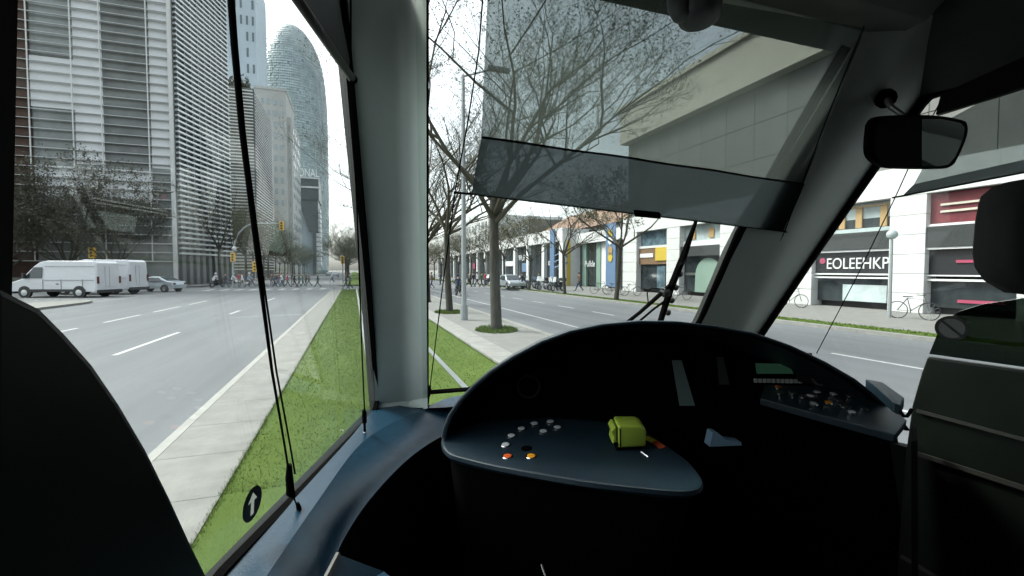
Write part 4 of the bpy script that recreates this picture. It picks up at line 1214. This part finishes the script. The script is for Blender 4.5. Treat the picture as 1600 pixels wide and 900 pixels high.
# ---- header, ceiling, shell
MB().loft([[V((x, 1.30, 2.80)), V((x, 1.10, 2.765)), V((x, 1.0, 2.775)), V((x, .93, 2.83)), V((x, .93, 2.95)), V((x, 1.3, 2.95))] for x in (.06, 1.80)]).build('header', 'cab_ceiling', tram, bevel=.006)
MB().loft([[V((x, .925, 2.835)), V((x, .90, 2.82)), V((x, .86, 2.82)), V((x, .86, 2.95)), V((x, .925, 2.95))] for x in (.0, 2.0)]).build('header_channel', 'cab_black', tram)
MB().prism([pl(NL, CL, -1.3, 2.9), pl(NRT, CR, -1.3, 2.9), pl(NRT, CR, 1.12, 2.9), pl(NL, CL, 1.12, 2.9)], (0, 0, .04)).build('ceiling', 'cab_ceiling', tram)
MB().box((-.9, -1.36, .5), (2.9, -1.3, 2.94)).build('rear_wall', 'cab_dark', tram)
MB().box((-.9, -1.3, .46), (2.9, 2.3, .5)).build('floor', 'cab_black', tram)
for n, c, s in ((NL, CL, -1), (NRT, CR, 1)):
    zl = 1.30 if s < 0 else 1.2
    off = V((s * .05, 0, 0))
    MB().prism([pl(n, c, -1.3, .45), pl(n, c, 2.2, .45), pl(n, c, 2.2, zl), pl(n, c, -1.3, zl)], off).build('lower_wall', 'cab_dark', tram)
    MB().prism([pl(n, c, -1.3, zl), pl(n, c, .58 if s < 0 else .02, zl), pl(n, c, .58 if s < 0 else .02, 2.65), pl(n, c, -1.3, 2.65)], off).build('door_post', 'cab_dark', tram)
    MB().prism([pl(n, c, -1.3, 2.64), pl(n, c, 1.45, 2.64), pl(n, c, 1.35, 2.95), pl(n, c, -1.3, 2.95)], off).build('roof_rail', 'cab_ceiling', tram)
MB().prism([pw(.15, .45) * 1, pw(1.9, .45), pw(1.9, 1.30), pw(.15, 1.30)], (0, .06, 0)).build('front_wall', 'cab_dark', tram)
# cove above the right window
MB().loft([[pl(NRT, CR, y, 2.62) + V((-.02, 0, 0)), pl(NRT, CR, y, 2.75) + V((-.16, 0, 0)), pl(NRT, CR, y, 2.9) + V((-.3, 0, 0)), pl(NRT, CR, y, 2.92)] for y in (-1.2, 1.25)]).build('cove', 'cab_ceiling', tram)
# door post on the near left
MB().loft([[W(-90, py, .40), W(26 - (py - 100) * .02, py, .46), W(18 - (py - 100) * .02, py, .52), W(-90, py, .5)] for py in (-60, 960)]).build('door_post', 'cab_dark', tram)
# door lower panels with the curved edge
lpn = [(-60, 440), (18, 478), (60, 518), (105, 566), (150, 628), (195, 700), (235, 776), (270, 848), (300, 905), (330, 975), (-60, 1300)]
MB().prism([left(x, y, .035) for x, y in lpn], NL.normalized() * .03).build('door_panel', 'door_plastic', tram, bevel=.006)
rpn = [(1400, 960), (1411, 800), (1419, 700), (1428, 632), (1443, 580), (1452, 556), (1700, 590), (1700, 960)]
MB().prism([right(x, y, .05) for x, y in rpn], -NRT.normalized() * .03).build('door_panel', 'door_plastic', tram, bevel=.006)
rgl = [(1453, 552), (1464, 525), (1478, 500), (1500, 486), (1535, 475), (1700, 450), (1700, 586)]
MB().prism([right(x, y, .05) for x, y in rgl], -NRT.normalized() * .012).build('tinted_panel', 'glass_tint', tram)
for a, b2, wd in (((1432, 641), (1640, 697), .006), ((1426, 706), (1640, 775), .009), ((1408, 868), (1470, 905), .008)):
    p, q = right(*a, .088), right(*b2, .088)
    n = -NRT.normalized()
    s = (q - p).normalized().cross(n) * wd
    MB().prism([p - s, q - s, q + s, p + s], n * .006).build('grey_strip', 'trim_grey', tram)  # thin grey strips across the right door panel
# stickers on the glass
def disc(c, ux, uy, r, n=28): return [c + ux * r * math.cos(t) + uy * r * math.sin(t) for t in (6.2832 * k / n for k in range(n))]
c = left(394, 787, .004)
ux, nn_ = V((.329, 1, 0)).normalized(), NL.normalized()
uy = nn_.cross(ux) * -1
if uy.z < 0: uy = -uy
uy = (uy + ux * -.05).normalized()
st = empty('arrow_sticker', tuple(c), 'round black sticker with a white upward arrow on the left side window', 'sticker')
rs_ = .040
arrow = [(-.16, -.66), (.16, -.66), (.16, .16), (.48, .16), (0, .68), (-.48, .16), (-.16, .16)]
def cutout(outer_, inner_, m, name, parent):
    """flat film with a hole"""
    bm = bmesh.new()
    o0 = ORG[parent.name]
    es = []
    for lp_ in (outer_, inner_):
        vs = [bm.verts.new(p - o0) for p in lp_]
        es += [bm.edges.new((vs[i], vs[(i + 1) % len(vs)])) for i in range(len(vs))]
    bmesh.ops.triangle_fill(bm, edges=es, use_beauty=True, use_dissolve=False)
    me = bpy.data.meshes.new(name)
    bm.to_mesh(me); bm.free()
    me.materials.append(MT[m])
    o = bpy.data.objects.new(name, me)
    COL.objects.link(o); o.parent = parent; ORG[o.name] = o0
    return o
ap = [c + nn_ * .0008 + ux * a * rs_ + uy * b2 * rs_ for a, b2 in arrow]
cutout([p + nn_ * .0008 for p in disc(c, ux, uy, rs_)], ap, 'sticker_black', 'disc', st)
MB().poly([p + nn_ * .0004 for p in ap]).build('arrow', 'sticker_film', st, fix=False)
c = right(1487, 513, .066)
nr = -NRT.normalized(); ux = V((.329, -1, 0)).normalized(); uy = nr.cross(ux)
if uy.z < 0: uy = -uy
ns = empty('prohibition_sticker', tuple(c), 'round dark no entry symbol sticker with a slash on the tinted right door', 'sticker')
rr0 = .048
MB().prism(disc(c, ux, uy, rr0 * .85), nr * .0006).build('disc', 'sticker_grey', ns)
ring = MB()
ring.loft([disc(c + nr * .001, ux, uy, rr0), disc(c + nr * .002, ux, uy, rr0), disc(c + nr * .002, ux, uy, rr0 * .78), disc(c + nr * .001, ux, uy, rr0 * .78)], cap=False)
a1, a2 = (-ux + uy).normalized(), (ux + uy).normalized()
ring.prism([c + nr * .002 + a1 * rr0 * .8 + a2 * .004, c + nr * .002 - a1 * rr0 * .8 + a2 * .004, c + nr * .002 - a1 * rr0 * .8 - a2 * .004, c + nr * .002 + a1 * rr0 * .8 - a2 * .004], nr * .0006)
ring.build('slashed_ring', 'sticker_black', ns)

# ---- sill
fac = [(250, 1140), (415, 902), (490, 792), (560, 697), (612, 661), (660, 640), (700, 622), (760, 612)]
outer = [pl(NL, CL, .55, zs) , left(352, 900), left(450, 790), left(540, 695), left(590, 645), wind(640, 634), wind(690, 612), wind(765, 606)]
outer = [V((p.x, p.y, zs)) + V((.012, -.006, 0)) for p in outer]
mid = [atz(x, y, zs - .006) for x, y in fac]
inn = [(330, 1180), (497, 905), (530, 832), (577, 766), (636, 708), (690, 674), (740, 658), (800, 650)]
inner = [atz(x, y, zs - .075) for x, y in inn]
outer, mid, inner = resample(outer, 36), resample(mid, 36), resample(inner, 36)
lip = [p + V((.012, -.012, -.012)) for p in inner]
drop = [V((p.x + .03, p.y - .02, .5)) for p in inner]
MB().loft([outer, mid], closed=False).build('sill_top', 'blue_plastic', tram, smooth=False, fix=False)
def curve_up(a, b2, t, amt): return lerp(a, b2, t) + V((0, 0, amt))
MB().loft([mid, [curve_up(a, b2, .35, .008) for a, b2 in zip(mid, inner)], [curve_up(a, b2, .7, .010) for a, b2 in zip(mid, inner)], [curve_up(a, b2, .92, .006) for a, b2 in zip(mid, inner)], inner, lip], closed=False).build('sill_slope', 'blue_plastic', tram, smooth=True, fix=False)
MB().loft([lip, drop], closed=False).build('sill_skirt', 'cab_black', tram, smooth=True, fix=False)

# ================================================================== DRIVER'S DESK
desk = empty('driver_desk', tuple(W(1000, 900, 1.9)), 'black hooded tram driver desk with blue grey plate, buttons and a green lever', 'control desk')
rim = [(689, 684), (692, 668), (700, 648), (715, 626), (738, 602), (765, 579), (800, 556), (845, 532), (890, 516), (940, 506), (1000, 501), (1060, 502), (1120, 509), (1180, 520), (1235, 539), (1290, 565), (1335, 591), (1375, 622), (1405, 650), (1422, 672)]
DR = 1.90
def rimd(px): return 1.60 + (.17 * ((px - 1000) / 420) ** 2 if px > 1000 else .22 * ((px - 1000) / 310) ** 2)
r0 = [W(x, y, rimd(x)) for x, y in rim]
cen = W(1050, 690, DR)
def shr(p, k, dd): return p + (cen - p) * k + FW * dd
r_back = [shr(p, .02, 1.99 - dep(p)) + V((0, 0, -.06)) for p in r0]
r_in = [shr(p, .022, -.004) for p in r0]
r_in2 = [shr(p, .030, .03) for p in r0]
r_deep = [CAM + (shr(p, .05, 0) - CAM) * (1.965 / dep(p)) for p in r0]
r_up = [shr(p, .006, -.008) for p in r0]
MB().loft([r_back, [shr(p, .004, .05) for p in r0], r0, r_up, r_in], closed=False).build('hood', 'desk_plastic', desk, smooth=True, fix=False)
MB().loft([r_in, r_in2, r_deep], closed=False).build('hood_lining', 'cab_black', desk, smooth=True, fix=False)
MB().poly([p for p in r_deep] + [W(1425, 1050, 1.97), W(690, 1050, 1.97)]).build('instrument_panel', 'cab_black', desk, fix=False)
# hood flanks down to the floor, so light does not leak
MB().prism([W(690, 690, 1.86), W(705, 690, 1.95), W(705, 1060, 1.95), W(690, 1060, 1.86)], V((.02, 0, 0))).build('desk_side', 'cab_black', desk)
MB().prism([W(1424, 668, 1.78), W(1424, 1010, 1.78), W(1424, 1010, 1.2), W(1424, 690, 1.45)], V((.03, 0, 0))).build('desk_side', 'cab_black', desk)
# desk plate
pA, pB, pC = W(1080, 768, 1.42), W(690, 688, 1.83), W(870, 655, 1.96)
PN = (pB - pA).cross(pC - pA).normalized()
if PN.z < 0: PN = -PN
PD = pA.dot(PN)
def plate(px, py, up=0.0): return onplane(px, py, PN, PD + up)
front = [(690, 688), (693, 700), (703, 710), (725, 717), (770, 728), (840, 741), (920, 754), (1000, 763), (1060, 768), (1088, 765), (1097, 755), (1092, 742), (1075, 722), (1050, 703), (1022, 684)]
back = [(1000, 668), (960, 661), (900, 655), (820, 654), (750, 660), (700, 676)]
ring_ = resample([plate(x, y) for x, y in front + back + front[:1]], 92)[:-1]
b = MB()
cc = sum(ring_, V((0, 0, 0))) / len(ring_)
out1 = [p - PN * .014 + (p - cc).normalized() * .004 for p in ring_]
out2 = [p - PN * .03 - (p - cc).normalized() * .012 for p in ring_]
in1 = [p + (cc - p).normalized() * .008 + PN * .002 for p in ring_]
b.loft([in1, ring_, out1, out2], cap=False)
b.add(in1, [tuple(range(len(in1)))])
b.build('desk_plate', 'desk_plastic', desk, smooth=False)
MB().loft([[p - PN * .03 - (p - cc).normalized() * .03 for p in ring_], [V((lerp(p, cc, .25).x, lerp(p, cc, .25).y + .1, .5)) for p in ring_]], cap=False).build('pedestal', 'cab_black', desk, smooth=True)
def button(px, py, m, r=.0205, pln=None, nrm=None, lab=None):
    c = (pln or plate)(px, py)
    n = nrm or PN
    o = MB().lathe([(0, r), (.004, r), (.0055, r * .9), (.0055, r * .78), (.003, r * .76)], c, n, 20).build('button', 'chrome', desk, lab)
    MB().lathe([(.002, r * .76), (.0055, r * .74), (.0068, r * .55), (.007, r * .05)], c, n, 16).build('button_cap', m, o)
for px, py in ((790, 696), (799, 682), (815, 671), (835, 663), (849, 675), (871, 669), (860, 660)):
    button(px, py, 'button_white')
button(793, 714, 'button_red', lab='red button in the pair at the front of the desk plate')
button(830, 714, 'button_orange', lab='orange button in the pair at the front of the desk plate')
# green master lever: rounded knob on a slot, with yellow to red scale
lc = plate(981, 697)
lu = RT.copy(); lu = (lu - PN * lu.dot(PN)).normalized(); lv = PN.cross(lu)
def LP(a, b2, h): return lc + lu * a + lv * b2 + PN * h
def arc(cx, cy_0, r, a0, a1, n): return [(cx + r * math.cos(rad(a0 + (a1 - a0) * k / n)), cy_0 + r * math.sin(rad(a0 + (a1 - a0) * k / n))) for k in range(n + 1)]
kp = [(-.046, .018), (.056, .018)] + arc(.028, .072, .030, 0, 90, 6) + arc(-.036, .096, .009, 80, 180, 4)
MB().prism([LP(a, -.045, h) for a, h in kp], PN.cross(lu) * .085).build('lever_knob', 'lever_green', desk, bevel=.014, smooth=True)
MB().prism([LP(-.040, -.0465, .022), LP(-.037, -.0465, .022), LP(-.037, -.0465, .094), LP(-.040, -.0465, .094)], PN.cross(lu) * .003).build('knob_seam', 'cab_dark', desk)
gp_ = [(-.050, .020), (-.066, .036), (-.060, .058), (-.068, .082), (-.058, .096), (-.050, .098)]
MB().prism([LP(a, -.040, h) for a, h in gp_], PN.cross(lu) * .07).build('knob_grip', 'lever_green', desk, bevel=.003)
MB().lathe([(0, .008), (.004, .007)], LP(-.054, -.041, .034), -PN.cross(lu), 10).build('knob_socket', 'cab_black', desk)
b = MB().loft([[LP(-.05, -.032, 0), LP(.055, -.032, 0), LP(.055, .03, 0), LP(-.05, .03, 0)], [LP(-.045, -.03, .02), LP(.05, -.03, .02), LP(.05, .028, .02), LP(-.045, .028, .02)]])
b.build('lever_base', 'cab_black', desk)
p1, p2, p3 = plate(1008, 683, .004), plate(1022, 690, .003), plate(1036, 700, .002)
sv = (p3 - p1).normalized().cross(PN).normalized() * .014
for a, b2, m in ((p1, p2, 'scale_yellow'), (p2, p3, 'scale_red')):
    MB().prism([a - sv, b2 - sv, b2 + sv, a + sv], PN * .001).build('scale_strip', m, desk)
MB().tube([plate(1002, 706, .006), plate(1013, 714, .004)], .004, 6).build('scale_pointer', 'chrome', desk)
MB().lathe([(0, .022), (.001, .022)], plate(823, 701, .0012), PN, 20).build('blank_plug', 'cab_black', desk)
# small tray right of the plate, its pale blue a painted reflection
MB().prism([W(x, y, 1.72) for x, y in ((1109, 698), (1114, 676), (1121, 676), (1136, 688), (1158, 691), (1159, 696))], FW * .05).build('tray', 'tray_reflection', desk)
# right hand control panel
qA, qB, qC = W(1400, 678, 1.55), W(1200, 628, 1.80), W(1300, 600, 1.93)
QN = (qB - qA).cross(qC - qA).normalized()
if QN.z < 0: QN = -QN
QD = qA.dot(QN)
def qpl(px, py, up=0.0): return onplane(px, py, QN, QD + up)
def qbt(px, py): return qpl(px, py, .003)
qpts = [qpl(x, y) for x, y in ((1188, 622), (1264, 643), (1399, 679), (1417, 657), (1408, 648), (1346, 612), (1262, 603), (1196, 601))]
MB().prism(qpts, -QN * .03).build('right_panel', 'desk_plastic', desk, bevel=.004)
for (px, py, m) in ((1216, 606, 'button_red'), (1219, 615, 'button_dark'), (1239, 615, 'button_dark'), (1256, 621, 'button_dark'), (1266, 620, 'button_white'), (1277, 614, 'button_white'), (1302, 617, 'button_white'), (1311, 626, 'button_dark'), (1328, 620, 'button_dark'), (1294, 630, 'button_orange'), (1271, 632, 'button_white'), (1321, 636, 'button_dark'), (1331, 645, 'button_white'), (1349, 639, 'button_dark')):
    button(px, py, m, .017, qbt, QN)
# radio handset
hp_ = [W(x, y, d) for x, y, d in ((1352, 592, 1.72), (1379, 597, 1.74), (1413, 621, 1.60), (1408, 634, 1.55), (1396, 629, 1.56), (1365, 601, 1.68))]
hs_ = empty('radio_handset', tuple(hp_[3]), 'dark flat radio handset resting at the right end of the desk', 'handset')
MB().prism(hp_, V((0, 0, -.035))).build('shell', 'desk_plastic', hs_, bevel=.004)
MB().tube([W(1404, 640, 1.56), W(1412, 650, 1.54), W(1418, 650, 1.56), W(1424, 640, 1.6)], .006, 6).build('cable', 'cab_black', hs_)
# screens, display, keys, dials on the instrument panel
def onpanel(pts, m, name, d=1.955, th=.012, parent=None, bevel=0):
    return MB().prism([W(x, y, d) for x, y in pts], FW * th).build(name, m, parent or desk, bevel=bevel)
sc_ = onpanel([(1018, 560), (1067, 560), (1089, 637), (1036, 637)], 'cab_black', 'screen', 1.95, .02)
MB().prism([W(x, y, 1.946) for x, y in ((1050, 563), (1065, 563), (1086, 634), (1062, 634))], FW * .003).build('screen_glass', 'screen', sc_)
sc2 = onpanel([(1100, 555), (1132, 555), (1143, 604), (1108, 604)], 'cab_black', 'screen', 1.95, .02)
MB().prism([W(x, y, 1.946) for x, y in ((1120, 558), (1130, 558), (1140, 601), (1124, 601))], FW * .003).build('screen_glass', 'button_dark', sc2)
onpanel([(1182, 568), (1233, 569), (1240, 584), (1184, 584)], 'lcd', 'display', 1.945, .01)
for i in range(11):
    x = 1179 + i * 7.0
    onpanel([(x, 592 + i * .1), (x + 4.6, 592 + i * .1), (x + 4.6, 598 + i * .1), (x, 598 + i * .1)], 'key_white', 'key', 1.945, .008)
b = MB()
cD = W(1282, 588, 1.93)
b.loft([disc(cD, RT, UP, .040), disc(cD - FW * .008, RT, UP, .040), disc(cD - FW * .008, RT, UP, .033), disc(cD, RT, UP, .033)], cap=False)
dl_ = b.build('dial', 'trim_grey', desk)
MB().prism(disc(cD, RT, UP, .033), FW * .004).build('dial_face', 'cab_black', dl_)
cG = W(826, 604, 1.93)
b = MB(); b.loft([disc(cG, RT, UP, .050), disc(cG - FW * .006, RT, UP, .050), disc(cG - FW * .006, RT, UP, .042), disc(cG, RT, UP, .042)], cap=False)
gg = b.build('gauge', 'cab_dark', desk); MB().prism(disc(cG, RT, UP, .042), FW * .004).build('gauge_face', 'cab_black', gg)
onpanel([(1244, 550), (1269, 552), (1269, 600), (1246, 596)], 'door_plastic', 'card_holder', 1.945, .01)
# armrest box low on the left and a slim pedal rod
ab = [W(x, y, d) for x, y, d in ((528, 866, 1.10), (600, 893, 1.16), (680, 960, 1.0), (480, 960, .95))]
ar = empty('side_box', tuple(ab[0]), 'low blue box with a pale metal edge below the left sill', 'box')
MB().prism(ab, V((0, 0, -.3))).build('shell', 'blue_plastic', ar)
MB().tube([ab[0], ab[3]], .007, 6).build('metal_edge', 'trim_grey', ar)
MB().tube([W(846, 882, 1.5), W(856, 912, 1.45)], .003, 5).build('pedal_rod', 'steel_dark', desk)

# ================================================================== BLINDS AND CORDS
def cord(name, pts, r, parent, n=6): return MB().tube(pts, r, n).build(name, 'rubber', parent)
def fitting(p, q, parent, r=.007):
    d = q - p
    f = MB().tube([p, p + d * .15, p + d * .55, p + d * .6, q], [r * .6, r, r, r * .5, r * .6], 8).build('cord_fitting', 'rubber', parent)
    MB().ball(q, r * .9, 8).build('anchor', 'chrome', f)
# front blind
fb = empty('front_blind', tuple(wind(980, 60, .07)), 'grey see through mesh sun blind drawn down over the windscreen', 'sun blind')
OFF = .06
def ws(p0, p1, n): return [lerp(V(p0), V(p1), i / n) for i in range(n + 1)]
topL, topR = wind(764, -60, OFF), wind(1352, 44, OFF)
hemL, hemR = wind(752, 214, OFF), wind(1256, 288, OFF)
botL, botR = wind(736, 303, OFF), wind(1222, 361, OFF)
rows = []
N_ = 24
for t in range(9):
    a, c = lerp(topL, hemL, t / 8), lerp(topR, hemR, t / 8)
    rows.append([lerp(a, c, i / N_) + NW.normalized() * (.004 * math.sin(i * .9) * (t / 8) + .01 * math.sin(math.pi * i / N_) * t / 8) for i in range(N_ + 1)])
MB().loft(rows, closed=False).build('mesh_fabric', 'blind_mesh', fb, smooth=True, fix=False)
rows2 = []
for t in range(5):
    a, c = lerp(hemL, botL, t / 4), lerp(hemR, botR, t / 4)
    rows2.append([lerp(a, c, i / N_) + NW.normalized() * (.004 * math.sin(i * .9 + t) * (1 - t / 4) + .01 * math.sin(math.pi * i / N_) * (1 - t / 4)) - NW.normalized() * .004 for i in range(N_ + 1)])
MB().loft(rows2, closed=False).build('hem_panel', 'blind_hem', fb, smooth=True, fix=False)
cord('hem_seam', [p - NW.normalized() * .003 for p in rows[-1]], .0035, fb, 5)
MB().tube([wind(709, 301, OFF), wind(738, 303, OFF), botR, wind(1232, 363, OFF)], .004, 6).build('bottom_bar', 'rubber', fb)
tb_ = [wind(990, 327, OFF + .008), wind(1030, 331, OFF + .008), wind(1030, 340, OFF + .008), wind(990, 336, OFF + .008)]
MB().prism(tb_, -NW.normalized() * .014).build('pull_tab', 'rubber', fb, bevel=.003)
cord('cord', [wind(757, -40, OFF), wind(748, 80, OFF), wind(731, 190, OFF), wind(711, 300, OFF), wind(690, 460, OFF), wind(671, 612, OFF)], .0022, fb)
fitting(wind(672, 602, OFF), wind(669, 632, OFF), fb, .006)
cord('cord', [wind(1350, 40, OFF), wind(1290, 190, OFF), wind(1226, 362, OFF), wind(1185, 440, OFF), wind(1140, 512, OFF)], .0025, fb)
# left blind, almost rolled up
lbд = None
lbl = empty('left_blind', tuple(left(500, 20, .04)), 'rolled up grey sun blind at the top of the left side window', 'sun blind')
p, q = left(455, -14, .045), left(551, 124, .045)
MB().tube([p, q], .011, 8).build('bottom_bar', 'trim_grey', lbl, smooth=True)
MB().ball(q, .014, 8).build('bar_end', 'rubber', lbl)
MB().prism([p, q, q + V((-.06, 0, .5)) - (q - p).normalized() * .12, p + V((-.05, 0, .5))], NL.normalized() * .002).build('fabric', 'cab_ceiling', lbl)
cord('cord', [left(548, -40, .045), left(548, 124, .045), left(558, 330, .045), left(566, 560, .045), left(570, 648, .045)], .003, lbl)
fitting(left(569, 640, .045), left(570, 676, .045), lbl, .009)
lpts = [(358, -40), (366, 70), (378, 200), (394, 330), (408, 450), (425, 580), (442, 680), (452, 740)]
cord('cord', [left(x, y, .045) for x, y in lpts], [.0058, .0058, .0056, .0052, .0042, .003, .0025, .0025], lbl, 8)
cord('cord', [left(x + 4 * i / 7, y, .043) for i, (x, y) in enumerate([(360, -40), (368, 70), (380, 200), (396, 330), (411, 450), (429, 580), (447, 680), (457, 740)])], .0022, lbl)
MB().tube([left(452, 726, .045), left(452, 745, .045), left(454, 770, .045), left(459, 776, .045)], [.006, .009, .011, .006], 8).build('toggle', 'rubber', lbl)
cord('cord', [left(456, 770, .045), left(468, 800, .05)], .002, lbl)
fitting(left(465, 786, .045), left(474, 822, .05), lbl, .0065)
# right blind
rb = empty('right_blind', tuple(right(1520, 180, .05)), 'grey mesh sun blind half drawn over the right side window', 'sun blind')
rt0, rt1 = right(1483, 186, .05), right(1660, 90, .05)
rm0, rm1 = right(1428, 288, .05), right(1660, 236, .05)
rb0, rb1 = right(1410, 306, .05), right(1660, 258, .05)
rows = [[lerp(lerp(rt0, rm0, t / 6), lerp(rt1, rm1, t / 6), i / 8) for i in range(9)] for t in range(7)]
MB().loft(rows, closed=False).build('mesh_fabric', 'blind_mesh', rb, fix=False)
MB().loft([[lerp(rm0, rm1, i / 8) for i in range(9)], [lerp(rb0, rb1, i / 8) for i in range(9)]], closed=False).build('hem_panel', 'blind_hem', rb, fix=False)
MB().tube([right(1394, 309, .05), rb0, rb1], .0035, 6).build('bottom_bar', 'rubber', rb)
MB().prism([right(1474, 150, .05), right(1660, 66, .05), right(1660, 122, .05), right(1466, 182, .05)], -NRT.normalized() * .05).build('cassette', 'cab_dark', rb, bevel=.006)
cord('cord', [right(1474, 150, .05), right(1450, 195, .05), right(1399, 308, .05), right(1340, 430, .05), right(1276, 552, .05)], .0022, rb)

# ================================================================== MIRROR, LAMP, SEAT, WIPER
mc = W(1438, 224, 1.55)
rin = (mc - CAM).normalized()
rout = V((.93, -.36, -.02)).normalized()
MN = (rout - rin).normalized()
MD = mc.dot(MN)
def mpl(px, py, up=0): return onplane(px, py, MN, MD + up)
out_ = [(1362, 196), (1372, 184), (1400, 180), (1460, 180), (1504, 187), (1514, 196), (1512, 216), (1498, 248), (1488, 260), (1470, 264), (1400, 264), (1376, 258), (1362, 246), (1359, 228)]
mi = empty('rear_view_mirror', tuple(mc), 'rounded black interior mirror on a short arm beside the right pillar', 'mirror')
ring0 = resample([mpl(*q) for q in out_ + out_[:1]], 42)[:-1]
cm = sum(ring0, V((0, 0, 0))) / len(ring0)
MB().loft([[lerp(cm, p, .93) + MN * .004 for p in ring0], [p - MN * .004 for p in ring0], [p - MN * .02 for p in ring0], [lerp(cm, p, .8) - MN * .045 for p in ring0]]).build('housing', 'cab_black', mi, smooth=False)
MB().prism([mpl(x, y, .0045) for x, y in ((1440, 186), (1470, 186), (1500, 192), (1507, 200), (1505, 215), (1492, 245), (1482, 257), (1466, 260), (1440, 260))], MN * .001).build('mirror_glass', 'mirror_glass', mi)
MB().tube([W(1384, 152, 1.66), W(1393, 168, 1.62), W(1414, 182, 1.58)], [.012, .010, .008], 8).build('arm', 'steel_dark', mi)
MB().ball(W(1384, 154, 1.67), .035, 10).build('mount', 'cab_black', mi, smooth=True)
# ceiling spotlight
lcn = W(1086, -8, 1.22)
lam = empty('ceiling_lamp', tuple(lcn), 'small round grey spotlight hanging from the cab ceiling', 'lamp')
ld = (W(1096, 48, 1.20) - W(1090, -20, 1.22)).normalized()
MB().lathe([(-.08, .03), (-.02, .056), (.03, .060), (.062, .052), (.072, .036)], W(1090, -4, 1.21), ld, 20).build('shade', 'lamp_shell', lam, smooth=True)
MB().lathe([(-.07, .02), (-.02, .034), (.03, .034), (.058, .024), (.064, .010)], W(1063, -4, 1.20), ld, 16).build('knob', 'lamp_shell', lam, smooth=True)
MB().tube([W(1085, -60, 1.24), V((W(1085, -60, 1.24).x, W(1085, -60, 1.24).y, 2.9))], .02, 8).build('stem', 'cab_dark', lam)
# driver seat
se = empty('driver_chair', tuple(W(1660, 900, 1.1)), 'black driver seat with a headrest, beside the right door', 'chair')
HX = 14
hr = [(1562, 284), (1543, 300), (1536, 335), (1531, 395), (1534, 420), (1548, 440), (1582, 460), (1640, 466), (1700, 458), (1735, 430), (1742, 380), (1738, 320), (1725, 290), (1690, 276), (1620, 274)]
hc = W(1640, 370, 1.08)
r1 = [W(x + HX, y, 1.08) for x, y in hr]
MB().loft([[lerp(hc, p, .86) - FW * .05 for p in r1], [lerp(hc, p, .97) - FW * .03 for p in r1], r1, [lerp(hc, p, .97) + FW * .04 for p in r1], [lerp(hc, p, .85) + FW * .06 for p in r1]]).build('headrest', 'seat_fabric', se, smooth=True)
for px in (1640, 1720): MB().tube([W(px, 440, 1.08), W(px, 560, 1.08)], .008, 8).build('headrest_post', 'steel_dark', se)
bkp = [(1622, 900), (1626, 640), (1632, 560), (1645, 520), (1680, 505), (1740, 520), (1770, 580), (1790, 900)]
r1 = [W(x + 60, y, 1.10) for x, y in bkp]; bc = W(1765, 720, 1.1)
MB().loft([[lerp(bc, p, .92) - FW * .05 for p in r1], r1, [p + FW * .06 for p in r1]]).build('backrest', 'seat_fabric', se, smooth=False)
# windscreen wiper outside the glass
wp = empty('windscreen_wiper', tuple(wind(1030, 500, -.05)), 'black windscreen wiper standing upright outside the glass', 'wiper')
def wo_(x, y, o=-.05): return wind(x, y, o)
MB().tube([wo_(1088, 344), wo_(1070, 395), wo_(1048, 450), wo_(1032, 502)], [.008, .017, .019, .016], 6).build('blade', 'rubber', wp)
b = MB()
for t in (.25, .42, .58, .74, .9):
    p = lerp(wo_(1080, 368, -.07), wo_(1040, 500, -.07), t); b.ball(p, .016, 6)
b.build('blade_clips', 'trim_black', wp)
MB().tube([wo_(1052, 440), wo_(1036, 456), wo_(1000, 488), wo_(972, 510)], [.008, .012, .010, .010], 6).build('arm', 'rubber', wp)
MB().tube([wo_(1050, 462), wo_(1020, 484), wo_(992, 508)], .006, 6).build('arm', 'rubber', wp)
MB().tube([wo_(1038, 452), wo_(1018, 450), wo_(1011, 458), wo_(1013, 474)], .003, 5).build('washer_hose', 'rubber', wp)
MB().ball(wo_(1040, 456), .028, 8).build('joint', 'trim_black', wp)
